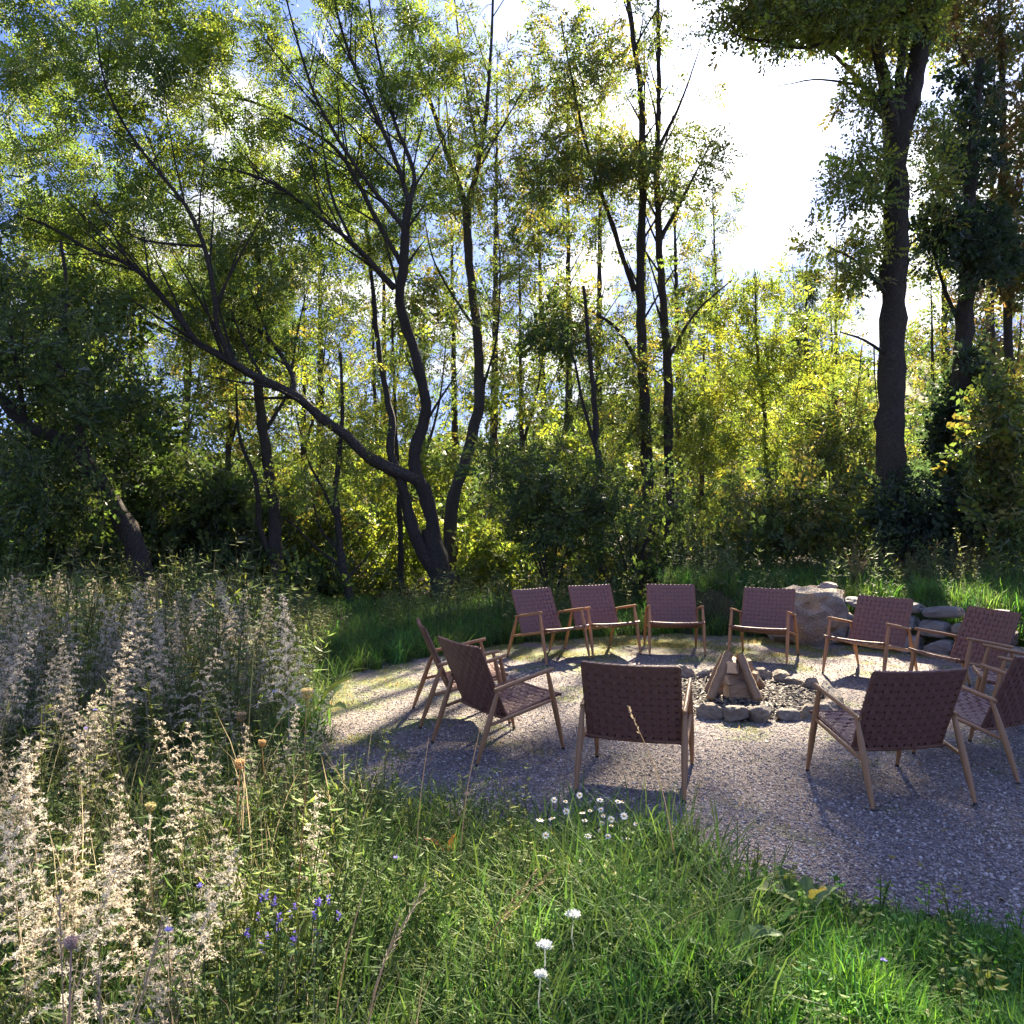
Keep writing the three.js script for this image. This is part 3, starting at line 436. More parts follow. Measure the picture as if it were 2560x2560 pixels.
// taller crowns behind, closing most of the sky
[[1790, 34, 440, MIXED, 'at the left side of the bright sky gap, below its middle'], [1990, 36, 660, GREEN, 'low under the bright sky gap'], [2090, 34, 590, MIXED, 'low at the right side of the bright sky gap'], [1420, 29, 170, GREEN, 'left of the two close parallel trunks, low crowned'], [1610, 33, 60, MIXED, 'exactly behind the two close parallel trunks'], [1130, 33, 330, GREEN, 'far back right of the leaning ash'], [470, 27, 520, MIXED, 'behind the upper limb of the leaning ash'], [640, 29, 380, GREEN, 'behind the middle of the leaning ash'], [800, 27, 420, MIXED, 'left of the bright cloud'], [960, 30, 470, GREEN, 'below the bright cloud'], [1240, 28, 120, MIXED, 'right of the bright cloud'], [1350, 31, 380, GREEN, 'behind the left of the double trunk'], [1500, 28, 190, MIXED, 'close left of the double trunk'], [1690, 30, 380, MIXED, 'just left of the bright sky gap'], [2360, 28, 260, MIXED, 'right of the big straight trunk'], [2480, 26, 60, AUTUMN, 'high at the right edge'], [180, 28, 480, GREEN, 'at the far left behind everything']].forEach(([px, d, top, tints, where], i) => {
  const j = 30 * n2(i * 2.7, 15), hy = 1400 - top;
  makeTree({
    name: 'tall_tree', label: 'tall hazy-crowned background tree ' + where, spray: 'small', tints, size: 1.7, group: 'tall trees at the far side of the wood',
    limbs: [{ p: [[px + j, 1370, d], [px + j * 0.5, 1400 - hy * 0.35, d], [px, 1400 - hy * 0.7, d], [px - j * 0.4, top, d]], r: [0.2, 0.012], bare: 0.3, side: 14 }],
    clouds: [[px, top + hy * 0.12, d, 85, hy * 0.12, 1.2, 45, 3], [px - 15, top + hy * 0.34, d, 130, hy * 0.16, 1.6, 75, 3], [px + 15, top + hy * 0.58, d, 150, hy * 0.16, 1.8, 80, 3], [px, top + hy * 0.8, d, 150, hy * 0.14, 1.8, 60, 3]],
  });
});
// shrubs along the edge of the wood
function makeShrub(label, px, d, clouds, tints, spray = 'small', o = {}) {
  const y0 = HALF + FPX * EYE / d, limbs = [];
  for (let i = 0; i < 7; i++) { const c = clouds[i % clouds.length], ex = c[0] + rr(-0.6, 0.6) * c[3], ey = c[1] + rr(-0.5, 0.3) * c[4]; limbs.push({ p: [[px + rr(-12, 12), y0 + 6, d], [lerp(px, ex, 0.3), lerp(y0, ey, 0.45), d + rr(-0.2, 0.2)], [ex, ey, d + rr(-0.5, 0.5)]], r: [0.028, 0.008], bare: 0.15, stubs: 0 }); }
  makeTree({ name: 'shrub', label, category: 'shrub', spray, tints, limbs, clouds, ...o });
}
makeShrub('dark glossy shrub directly behind the two left chairs of the back row', 1380, 13.2, [[1360, 1300, 13.2, 120, 130, 0.9, 85, 5], [1430, 1230, 13.5, 120, 130, 0.9, 85, 5], [1270, 1170, 13.8, 110, 90, 0.8, 50]], GREEN);
makeShrub('wide dark shrub with glinting leaves behind the middle chair of the back row', 1580, 13.5, [[1560, 1330, 13.4, 130, 100, 0.9, 100, 5], [1690, 1340, 13.6, 130, 90, 0.9, 100, 5], [1620, 1240, 14, 140, 80, 0.9, 70]], GREEN);
makeShrub('green shrub behind the boulder and the chair beside it', 1930, 14, [[1850, 1310, 14, 120, 110, 0.9, 90, 5], [1990, 1310, 14, 130, 110, 0.9, 90, 5], [2090, 1250, 14, 90, 130, 0.8, 60]], MIXED);
makeShrub('sunlit yellow-green bush right behind the foot of the leaning ash', 1010, 17, [[960, 1260, 17, 130, 150, 0.3, 62], [1050, 1410, 16.8, 150, 110, 0.3, 66], [1080, 1220, 17.2, 100, 130, 0.3, 36], [890, 1430, 16.8, 130, 90, 0.3, 50], [1190, 1420, 16.6, 90, 100, 0.3, 36]], YELLOW, 'broad', { open: true });
makeShrub('bright low bush between the leaning ash and the leftmost back chair', 1220, 15.5, [[1210, 1440, 15.5, 90, 80, 0.3, 44], [1260, 1370, 15.6, 80, 80, 0.3, 26]], YELLOW, 'broad', { open: true });
makeShrub('tall yellow-lit bush far behind the left pair of back chairs', 1330, 20, [[1300, 1020, 20, 170, 110, 1.3, 90], [1450, 1080, 20, 140, 110, 1.2, 80], [1220, 1080, 20, 120, 110, 1.1, 60]], YELLOW, 'broad');
makeShrub('dark maple bush low between the left trunks', 480, 14.5, [[440, 1230, 14.4, 160, 110, 1.1, 120, 5], [560, 1330, 14.5, 140, 120, 1, 110, 5], [330, 1390, 14.3, 150, 90, 1, 100, 5]], GREEN, 'broad');
makeShrub('shaded bush at the far left edge above the weeds', 90, 12.5, [[80, 1380, 12.4, 150, 90, 0.9, 110, 5], [190, 1420, 12.4, 130, 70, 0.8, 70, 5]], GREEN, 'broad');
makeShrub('half-lit bush left of the thin crooked tree', 770, 15.5, [[760, 1330, 15.5, 130, 110, 1, 90], [800, 1450, 15.3, 130, 80, 0.9, 90], [620, 1440, 15, 110, 80, 0.9, 70]], MIXED, 'broad', { open: true });
makeShrub('light green bush at the right edge below the ivy trunk', 2510, 12.6, [[2510, 1080, 12.6, 80, 160, 0.5, 60], [2530, 1300, 12.4, 70, 100, 0.5, 44], [2460, 1220, 12.8, 60, 120, 0.5, 30]], MIXED, 'broad', { open: true });
makeShrub('dark shrub between the big straight trunk and the ivy trunk', 2310, 13.3, [[2280, 1270, 13.2, 100, 110, 0.7, 80, 5], [2390, 1330, 13, 110, 80, 0.7, 80, 5]], IVY, 'ivy');
makeShrub('feathery silver-green bush right of the sapling', 2120, 16, [[2110, 1090, 16, 80, 130, 0.8, 70], [2060, 1180, 15.8, 80, 90, 0.8, 50]], MIXED, 'willow');
{ // brambles and saplings on the floor of the wood, one mass
  const lists = SPRAY.broad.map(() => []), q = new THREE.Quaternion(), e = new THREE.Euler(), c = new THREE.Color();
  for (let i = 0; i < 5200; i++) { const d = 12.8 + 14 * rand(), x = rr(-0.8, 0.85) * d; if (d < 19 && x / d > -0.22 && x / d < 0.01) continue; const h = 0.1 + 1.7 * rand() ** 1.5 * (0.6 + 0.6 * n2(x * 0.5, d * 0.5)); q.setFromEuler(e.set(rr(-1, 1), rr(0, 6.28), rr(-1, 1))); const w = pick(x < -1 || rand() < 0.5 ? GREEN : MIXED); c.setRGB(w[0], w[1], w[2]).multiplyScalar(rr(0.7, 1.2)); lists[i % 3].push({ m: mat4(V(x, groundY(x, d) + Math.max(h, 0.05), -d), q, rr(0.8, 1.6)), c: c.clone() }); }
  lists.forEach((l, i) => copies('undergrowth', SPRAY.broad[i], M.leaf, l, scene, 'tangled undergrowth on the floor of the wood', 'undergrowth'));
}
{ // the far wood on the hillside, one mass
  const g = new Geo(); for (let k = 0; k < 90; k++) { const p = rdir(); p.multiply(V(2.2, 2.8, 2.2)).multiplyScalar(Math.cbrt(rr(0.25, 1))).add(V(0, 3.6, 0)); const d = rdir(); g.leaf(p, d, V().crossVectors(d, rdir()).normalize(), 0.8, 0.6, 0.1, shade([1, 1, 1], rr(0.6, 1.2))); } const geo = g.build(), list = [], q = new THREE.Quaternion(), c = new THREE.Color();
  for (let i = 0; i < 1700; i++) { const d = 62 + 170 * rand() ** 1.4, a = rr(-0.95, 0.95), x = a * d; if (d > 48 && fbm2(x * 0.02 - 5, d * 0.02 + 2, 3) > 0.16) continue; const k = fbm2(x * 0.013 + 3, d * 0.013, 3), top = lerp(13, 44, sstep(-0.3, 0.75, a)), y = d < 46 ? -1 : -3 + top * sstep(48, 190, d) * (0.86 + 0.3 * k) + 18 * sstep(170, 420, d); q.setFromAxisAngle(UP, rr(0, 6.3)); const w = pick(GREEN); c.setRGB(w[0], w[1], w[2]).multiplyScalar(rr(0.4, 0.85)); list.push({ m: mat4(V(x, y, -d), q, rr(0.7, 1.5)), c: c.clone() }); }
  copies('far_wood', geo, M.leaf, list, scene, 'wooded far hillside seen through the trees', 'wood');
}

/* ---------- boulder, dry stone wall, fire ring ---------- */
const STONE = [[0.56, 0.47, 0.36], [0.62, 0.55, 0.45], [0.52, 0.44, 0.36], [0.62, 0.5, 0.37], [0.56, 0.52, 0.47]];
function stoneGeo(seed, s, detail, tint, o = {}) {
  const r = mulberry(seed), g = mergeVertices(new THREE.IcosahedronGeometry(1, detail).deleteAttribute('normal').deleteAttribute('uv')), P = g.attributes.position, planes = [], cols = [], uvs = [], p = V();
  for (let k = 0; k < (o.planes ?? 11); k++) { const z = r() * 2 - 1, a = r() * 6.283, q = Math.sqrt(1 - z * z); planes.push([V(Math.cos(a) * q, z, Math.sin(a) * q), 0.56 + 0.36 * r()]); }
  for (let i = 0; i < P.count; i++) {
    p.fromBufferAttribute(P, i).normalize(); let k = o.boxy ? 0.8 / Math.pow(Math.abs(p.x) ** 5 + Math.abs(p.y) ** 5 + Math.abs(p.z) ** 5, 0.2) : 1.05;
    for (const [n, h] of planes) { const d = p.dot(n); if (d > 0.05) k = Math.min(k, h / d); }
    const x = p.x * k, y = p.y * k, z = p.z * k, f = (o.rough ?? 0.1) * (fbm3(x * 2.3 + seed, y * 2.3, z * 2.3, 4) - 0.5 * Math.pow(1 - Math.abs(n3(x * 1.7 + seed, y * 3.1, z * 1.7)), 6));
    P.setXYZ(i, (x + p.x * f) * s.x, (y + p.y * f) * s.y, (z + p.z * f) * s.z);
    const m = fbm3(x * 1.6 + seed * 3, y * 1.6, z * 1.6, 3), rust = sstep(0.05, 0.4, fbm3(x * 1.1, y * 1.1 + seed, z * 1.1, 3)) * (o.rust ?? 0.4), w = 0.85 + 0.5 * m + 0.25 * n3(x * 14, y * 14, z * 14);
    cols.push(lerp(tint[0], 0.42, rust) * w, lerp(tint[1], 0.27, rust) * w, lerp(tint[2], 0.13, rust) * w); uvs.push(P.getX(i) * 1.3 + P.getZ(i) * 0.9, P.getY(i) * 1.6 + P.getZ(i) * 0.7);
  }
  g.setAttribute('color', new THREE.Float32BufferAttribute(cols, 3)); g.setAttribute('uv', new THREE.Float32BufferAttribute(uvs, 2));
  return toCreasedNormals(g, 0.38);
}
{
  const b = thing('boulder', V(3.93, 0, -10.55), 0.25), m = part('rock', stoneGeo(5, V(0.68, 0.47, 0.55), 5, [0.4, 0.33, 0.26], { planes: 7, rust: 0.9, rough: 0.13, boxy: true }), M.rock, b); m.position.y = 0.33;
  tag(b, 'big tan and grey boulder behind the chair at the end of the back row', 'boulder');
  const s = thing('flat_stone', at(2068, 1470, 10.6), 0.4), sm = part('rock', stoneGeo(9, V(0.16, 0.05, 0.12), 3, [0.45, 0.33, 0.26]), M.rock, s); sm.position.y = 0.03;
  tag(s, 'small flat pinkish stone lying on top of the big boulder', 'stone');
}
{
  const w = thing('dry_stone_wall', V(5, 0, -9)), r = mulberry(77), curve = new THREE.CatmullRomCurve3(WALL.map(([x, d]) => V(x, 0, -d))), L = curve.getLength();
  const pale = [[0.44, 0.39, 0.33], [0.52, 0.5, 0.46], [0.38, 0.36, 0.34], [0.6, 0.58, 0.6], [0.48, 0.41, 0.32]]; let n = 0;
  const variants = [0, 1, 2, 3, 4, 5, 6, 7, 8].map((k) => stoneGeo(100 + k, V(0.5, 0.5, 0.5), 3, pale[k % 5], { rust: k % 3 ? 0.15 : 0.45, planes: 6, boxy: true }));
  for (let row = 0; row < 3; row++) for (let s = row * 0.13; s < L;) {
    const len = (row === 2 ? 0.4 : 0.26) + 0.22 * r(), h = row === 0 ? 0.24 : row === 1 ? 0.2 : 0.14; const c = curve.getPointAt(Math.min(1, (s + len / 2) / L)), t = curve.getTangentAt(Math.min(1, (s + len / 2) / L));
    const m = part(n++ ? 'stone_' + String(n - 1).padStart(3, '0') : 'stone', variants[Math.floor(r() * 9)], M.rock, w); m.scale.set(len * 1.1, h * 1.22, 0.36 + 0.1 * r()); m.position.set(c.x + 0.06 * row + 0.04 * (r() - 0.5) - 5, [0.11, 0.33, 0.51][row] + 0.03 * (r() - 0.5), c.z - 0.06 * row + 9); m.rotation.set(0.2 * (r() - 0.5), -Math.atan2(t.z, t.x) + 0.25 * (r() - 0.5), 0.22 * (r() - 0.5)); s += len * 0.97;
  }
  tag(w, 'low dry stone wall of rough blocks behind the chairs at the right', 'wall');
}
const PIT = V(2.03, 0, -7.33), PR = 0.86;
{ // ring of stones, each one a thing
  const r = mulberry(19), proto = [0, 1, 2, 3, 4, 5].map((k) => stoneGeo(40 + k, V(0.5, 0.5, 0.5), 3, STONE[k % 5], { rust: k % 2 ? 0.5 : 0.25, planes: 8, boxy: k % 2 === 0 }));
  const n = 27; for (let k = 0; k < n; k++) {
    const a = k / n * 2 * Math.PI + 0.08 * (r() - 0.5), x = PIT.x + Math.sin(a) * (PR + 0.05 * (r() - 0.5)), z = PIT.z + Math.cos(a) * (PR + 0.05 * (r() - 0.5));
    const s = thing('ring_stone', V(x, 0, z), a + 0.3 * (r() - 0.5)), m = part('rock', proto[Math.floor(r() * 6)], M.rock, s), sx = 0.19 + 0.09 * r(), sy = 0.12 + 0.07 * r();
    m.scale.set(sx, sy, 0.15 + 0.05 * r()); m.position.y = sy * 0.36; m.rotation.y = r() < 0.5 ? Math.PI : 0;
    tag(s, 'rough tan stone set in the ring round the fire pit', 'stone', 'stones of the fire ring');
  }
  const g = new Geo(), c0 = g.v(0, 0.03, 0); const R = 9, S = 40; // ash bed
  for (let i = 1; i <= R; i++) for (let j = 0; j < S; j++) { const a = j / S * 6.2832, q = PR * 0.97 * i / R, x = Math.cos(a) * q, z = Math.sin(a) * q; g.v(x, 0.022 + 0.018 * n2(x * 6, z * 6) * (i < R ? 1 : 0), z, x / 0.6, z / 0.6); }
  for (let j = 0; j < S; j++) g.t(c0, 1 + (j + 1) % S, 1 + j);
  for (let i = 0; i < R - 1; i++) for (let j = 0; j < S; j++) { const a = 1 + i * S + j, b = 1 + i * S + (j + 1) % S; g.t(a, b, a + S); g.t(b, b + S, a + S); }
  const bed = part('ash_bed', g.build(), M.char, scene); bed.name = numbered('ash_bed'); bed.position.copy(PIT); tag(bed, 'dark bed of ash and charred soil inside the ring of stones', 'ash bed', null, 'stuff');
  const chip = new THREE.BoxGeometry(1, 0.3, 0.5), list = [], q = new THREE.Quaternion(), e = new THREE.Euler(), c = new THREE.Color(); chip.setAttribute('color', new THREE.Float32BufferAttribute(new Float32Array(72).fill(1), 3));
  for (let i = 0; i < 1500; i++) { const a = r() * 6.283, d = PR * 0.93 * Math.sqrt(r()), k = r() * (r() < 0.35 ? 1.6 : 0.6); q.setFromEuler(e.set(r() - 0.5, r() * 6.28, r() - 0.5)); c.setRGB(0.035 + 0.15 * k, 0.03 + 0.115 * k, 0.025 + 0.08 * k); list.push({ m: mat4(V(PIT.x + Math.cos(a) * d, 0.04, PIT.z + Math.sin(a) * d), q, V(0.018 + 0.04 * r(), 0.018, 0.018 + 0.018 * r())), c: c.clone() }); }
  copies('wood_chips', chip, M.pebble, list, scene, 'scattered wood chips and charcoal lying in the fire pit', 'wood chips');
}
{ // the stacked firewood
  function roundLog(label, a, b, r) { const base = a.clone(), t = thing('log', base), d = b.clone().sub(a), g = new Geo(), n = 8, ps = [], rs = []; for (let k = 0; k <= n; k++) { const f = k / n; ps.push(d.clone().multiplyScalar(f).add(V(0.006 * n2(f * 3, a.x * 9), 0, 0.006 * n2(f * 3, a.z * 9)))); rs.push(r * (1 + 0.06 * n2(f * 4, b.x * 7))); } g.tube(ps, rs, 14); part('bark', g.build(), M.log, t);
    for (const k of [0, n]) { const disc = new THREE.CircleGeometry(rs[k] * 0.995, 14), m = part('cut_end', disc, M.cut, t); m.position.copy(ps[k]).addScaledVector(d.clone().normalize(), k ? 0.002 : -0.002); m.quaternion.setFromUnitVectors(V(0, 0, 1), d.clone().normalize().multiplyScalar(k ? 1 : -1)); }
    tag(t, label, 'log', 'logs in the fire pit'); }
  roundLog('pale round log leaning up from the front left of the fire pile', at(1775, 1752, 7.08).setY(0.045), at(1823, 1632, 7.28), 0.042);
  roundLog('pale round log leaning up from the front right of the fire pile', at(1896, 1758, 7.05).setY(0.045), at(1849, 1638, 7.3), 0.042);
  roundLog('round log leaning behind the front left log of the fire pile', at(1770, 1735, 7.42).setY(0.04), at(1812, 1640, 7.44), 0.04);
  roundLog('round log leaning at the back right of the fire pile, mostly hidden', at(1905, 1720, 7.6).setY(0.04), at(1850, 1645, 7.46), 0.04);
  function split(label, c, turn, s, tilt = 0) { const t = thing('split_log', c, turn), sh = new THREE.Shape(), w = s.z / 2, h = s.y; sh.moveTo(-w, 0); sh.lineTo(w * 0.9, 0); sh.quadraticCurveTo(w * 1.1, h * 0.7, w * 0.2, h); sh.lineTo(-w * 0.6, h * 0.82); sh.closePath(); const g = new THREE.ExtrudeGeometry(sh, { depth: s.x - 0.02, bevelEnabled: true, bevelSize: 0.006, bevelThickness: 0.01, bevelSegments: 1, steps: 1 }); g.translate(0, 0, -s.x / 2 + 0.01); g.rotateY(Math.PI / 2); const P = g.attributes.position; for (let i = 0; i < P.count; i++) P.setY(i, P.getY(i) + 0.008 * n3(P.getX(i) * 9, P.getY(i) * 9, P.getZ(i) * 9 + c.x * 50)); g.computeVertexNormals(); const m = part('wood', g, [M.cut, M.log], t); m.rotation.z = tilt; tag(t, label, 'firewood', 'logs in the fire pit'); }
  split('thick split log lying lowest in the fire pile', V(2.06, 0.03, -7.2), 0.12, V(0.27, 0.14, 0.16));
  split('split log lying at the back bottom of the fire pile', V(2.02, 0.03, -7.42), -0.3, V(0.26, 0.13, 0.15));
  split('dark split log in the middle layer of the fire pile', V(1.99, 0.17, -7.25), 0.75, V(0.25, 0.075, 0.12), 0.05);
  split('thin split log in the middle layer poking out to the right', V(2.12, 0.17, -7.34), -0.55, V(0.27, 0.075, 0.1), -0.04);
  split('pale split log on top of the fire pile under the leaning logs', V(2.0, 0.25, -7.28), 1.15, V(0.22, 0.12, 0.13));
  split('small split log crowning the fire pile at the right', V(2.13, 0.25, -7.36), 0.4, V(0.16, 0.09, 0.09), 0.1);
}

/* ---------- the chairs ---------- */
function ribbon(pts, wid, width, thick) { // a flat strap along pts; wid: unit vector across
  const g = new Geo(), t = V(), n = V();
  pts.forEach((p, k) => { t.subVectors(pts[Math.min(k + 1, pts.length - 1)], pts[Math.max(k - 1, 0)]).normalize(); n.crossVectors(t, wid).normalize(); for (const [a, b] of [[-1, -1], [1, -1], [1, 1], [-1, 1]]) g.v(p.x + wid.x * a * width / 2 + n.x * b * thick / 2, p.y + wid.y * a * width / 2 + n.y * b * thick / 2, p.z + wid.z * a * width / 2 + n.z * b * thick / 2, (a + 1) / 2 * width * 8, k * 0.1); });
  for (let k = 0; k < pts.length - 1; k++) for (let e = 0; e < 4; e++) { const a = k * 4 + e, b = k * 4 + (e + 1) % 4; g.t(a, a + 4, b); g.t(b, a + 4, b + 4); }
  return toCreasedNormals(g.build(), 0.7);
}
function rod(a, b, r0, r1, mid, sides = 10) { const g = new Geo(), n = 8, ps = [], rs = []; for (let k = 0; k <= n; k++) { const f = k / n; ps.push(a.clone().lerp(b, f)); rs.push(lerp(r0, r1, f) + mid * Math.sin(f * Math.PI)); } g.tube(ps, rs, sides, undefined, true); return toCreasedNormals(g.build(), 0.8); }
function makeChair() {
  const c = thing('lounge_chair', V(0, 0, 0)), HW = 0.285;
  for (const s of [-1, 1]) {
    const f = part('leg', rod(V(s * 0.32, 0.012, 0.355), V(s * 0.312, 0.563, 0.225), 0.011, 0.013, 0.0085), M.teak, c); part('glide', rod(V(s * 0.32, 0, 0.357), V(s * 0.32, 0.014, 0.354), 0.0125, 0.0122, 0), M.glide, f);
    const b = part('leg', rod(V(s * 0.32, 0.012, -0.355), V(s * 0.312, 0.483, -0.185), 0.011, 0.013, 0.0085), M.teak, c); part('glide', rod(V(s * 0.32, 0, -0.358), V(s * 0.32, 0.014, -0.354), 0.0125, 0.0122, 0), M.glide, b);
    part('armrest', rod(V(s * 0.312, 0.484, -0.215), V(s * 0.312, 0.579, 0.272), 0.0135, 0.0125, 0.002), M.teak, c);
    part('side_rail', rod(V(s * 0.318, 0.252, -0.272), V(s * 0.314, 0.362, 0.272), 0.0115, 0.0115, 0.002), M.teak, c);
  }
  // backrest: a slightly hollow panel between two stiles; straps over and under
  const B0 = V(0, 0.285, -0.105), B1 = V(0, 0.772, -0.318), bd = B1.clone().sub(B0), bl = bd.length(), bn = V(0, -bd.z, bd.y).normalize().multiplyScalar(-1); // bn points to the rear
  bn.set(0, bd.z, -bd.y).normalize();
  const back = (x, v, off) => V(x, B0.y + bd.y * v, B0.z + bd.z * v).addScaledVector(bn, 0.018 * (1 - (x / HW) ** 2) + off);
  const bf = new Geo(); for (const s of [-1, 1]) bf.tube([0, 0.25, 0.5, 0.75, 1].map((v) => back(s * HW, v, 0)), [0.012, 0.0125, 0.0125, 0.0125, 0.012], 8, undefined, true);
  for (const v of [0, 1]) bf.tube(Array.from({ length: 9 }, (_, k) => back((k / 8 * 2 - 1) * HW, v, 0)), Array(9).fill(0.0105), 8);
  const br = part('backrest', bf.build(), M.darkTeak, c), NV = 12, NH = 11, pv = 2 * HW / NV, ph = bl / NH;
  const BD = bd.clone().normalize();
  for (let i = 0; i < NV; i++) { // each strap runs up the front, over the rail and down the back, half a step aside
    const x = -HW + pv * (i + 0.5), x2 = clamp(x + pv * 0.5, -HW, HW - 0.004), pts = []; for (let j = 0; j <= 44; j++) { const v = j / 44; pts.push(back(x, v, -0.0085 + 0.0028 * Math.sin(v * NH * Math.PI + (i % 2) * Math.PI))); }
    pts.push(back(lerp(x, x2, 0.3), 1, -0.006).addScaledVector(BD, 0.011), back(lerp(x, x2, 0.7), 1, 0.006).addScaledVector(BD, 0.011)); for (let j = 44; j >= 0; j--) { const v = j / 44; pts.push(back(x2, v, 0.0085 + 0.0028 * Math.cos(v * NH * Math.PI - Math.PI / 2 - Math.PI / 2 + (i % 2) * Math.PI))); } pts.push(back(x2, 0, 0.006).addScaledVector(BD, -0.011), back(x, 0, -0.006).addScaledVector(BD, -0.011));
    part('strap', ribbon(pts, V(1, 0, 0), pv * 0.75, 0.0024), M.strap, br);
  }
  for (let j = 0; j < NH; j++) {
    const v = (j + 0.5) / NH, v2 = Math.min(0.985, v + 0.5 / NH), pts = [back(-HW - 0.014, v, 0.004), back(-HW - 0.014, v, -0.004)]; for (let i = 0; i <= 48; i++) { const x = -HW + 2 * HW * i / 48; pts.push(back(x, v, -0.0083 + 0.0028 * Math.sin((x + HW) / pv * Math.PI + Math.PI + (j % 2) * Math.PI))); }
    pts.push(back(HW + 0.014, v, -0.004), back(HW + 0.014, v, 0.004)); for (let i = 48; i >= 0; i--) { const x = -HW + 2 * HW * i / 48; pts.push(back(x, v2, 0.0087 + 0.0028 * Math.cos((x - pv * 0.5 + HW) / pv * Math.PI - Math.PI / 2 + (j % 2) * Math.PI))); } pts.push(back(-HW - 0.014, v, 0.004));
    part('strap', ribbon(pts, BD, ph * 0.75, 0.0024), M.strap, br);
  }
  // seat
  const S0 = V(0, 0.278, -0.12), S1 = V(0, 0.388, 0.335), sd = S1.clone().sub(S0), sl = sd.length(), sn = V(0, sd.z, -sd.y).normalize();
  const seat = (x, v, off) => V(x, S0.y + sd.y * v, S0.z + sd.z * v).addScaledVector(sn, -0.028 * (1 - (x / HW) ** 2) * (0.35 + 0.65 * Math.sin(v * Math.PI)) + off);
  const sf = new Geo(); for (const s of [-1, 1]) sf.tube([seat(s * HW, -0.02, 0), seat(s * HW, 0.5, 0), seat(s * HW, 1.01, 0)], [0.013, 0.013, 0.012], 8, undefined, true);
  for (const v of [0, 1]) sf.tube([seat(-0.318, v, 0), seat(-HW, v, 0), seat(-HW / 2, v, 0), seat(0, v, 0), seat(HW / 2, v, 0), seat(HW, v, 0), seat(0.318, v, 0)], Array(7).fill(0.0115), 8, undefined, true);
  const st = part('seat', sf.build(), M.darkTeak, c), NS = 10, ps = sl / NS;
  for (let i = 0; i < NV; i++) { const x = -HW + pv * (i + 0.5), pts = []; for (let j = 0; j <= 40; j++) { const v = j / 40; pts.push(seat(x, v, 0.004 + 0.0034 * Math.sin(v * NS * Math.PI + (i % 2) * Math.PI))); } const fr = seat(x, 1, 0).addScaledVector(sd, 0.033); pts.push(fr.clone().addScaledVector(sn, 0.004), fr.clone().addScaledVector(sn, -0.012), seat(x, 0.99, -0.015)); part('strap', ribbon(pts, V(1, 0, 0), pv * 0.84, 0.0026), M.strap, st); }
  for (let j = 0; j < NS; j++) { const v = (j + 0.5) / NS, pts = [seat(-HW + 0.004, v, -0.017), seat(-HW - 0.016, v, -0.006), seat(-HW - 0.016, v, 0.007)]; for (let i = 0; i <= 48; i++) { const x = -HW + 2 * HW * i / 48; pts.push(seat(x, v, 0.004 + 0.0034 * Math.sin((x + HW) / pv * Math.PI + Math.PI + (j % 2) * Math.PI) + 0.0005)); } pts.push(seat(HW + 0.016, v, 0.007), seat(HW + 0.016, v, -0.006), seat(HW - 0.004, v, -0.017)); part('strap', ribbon(pts, sd.clone().normalize(), ps * 0.82, 0.0026), M.strap, st); }
  return c;
}
const chair0 = makeChair();
const STRAPS = [[0.165, 0.075, 0.055], [0.15, 0.062, 0.044], [0.185, 0.09, 0.072]].map((c) => { const m = M.strap.clone(); m.color.setRGB(...c); return m; });
const TEAKS = [[0.33, 0.175, 0.075], [0.29, 0.155, 0.075], [0.36, 0.2, 0.1]].map((c) => { const m = M.teak.clone(); m.color.setRGB(...c); return m; });
[[0.417, 9.226, 142.5, 'leftmost chair of the back row, turned to the fire, before the bright bush'],
  [1.084, 9.638, 156.5, 'second chair from the left in the back row, arm touching the leftmost one'],
  [1.962, 9.717, 184.3, 'chair facing the camera squarely, middle of the back row behind the fire'],
  [2.915, 9.265, 209.3, 'chair of the back row standing in front of the big boulder'],
  [3.726, 8.329, 232.0, 'chair between the boulder and the stone wall, facing left to the fire'],
  [4.172, 7.371, 256.5, 'chair at the right side with its pale woven front in front of the stone wall'],
  [4.069, 6.29, 291.0, 'chair at the right edge mostly hidden behind the dark cropped chair back'],
  [3.251, 5.416, 331.9, 'chair at the right edge seen from behind with its dark back cropped by the frame'],
  [2.295, 4.907, 351.1, 'large near chair right of the fire, seen from behind with lit left armrest'],
  [0.793, 5.079, 16.3, 'near chair in the middle, its dark woven back straight to the camera'],
  [-0.108, 5.77, 56.9, 'near left chair seen from behind at an angle, facing the fire to the right'],
  [-0.432, 6.622, 78.3, 'chair behind the near left chair, its backrest seen edge on'],
].forEach(([x, d, yaw, label], i) => { let c = chair0; if (i) { c = chair0.clone(); c.name = numbered('lounge_chair'); scene.add(c); } c.position.set(x, 0.014, -d); c.rotation.y = Math.PI - yaw * Math.PI / 180; const sm = STRAPS[i % 3], tm = TEAKS[(i * 2) % 3]; c.traverse((m) => { if (m.material === M.strap) m.material = sm; else if (m.material === M.teak) m.material = tm; });
  tag(c, label, 'chair', 'woven lounge chairs round the fire pit'); });

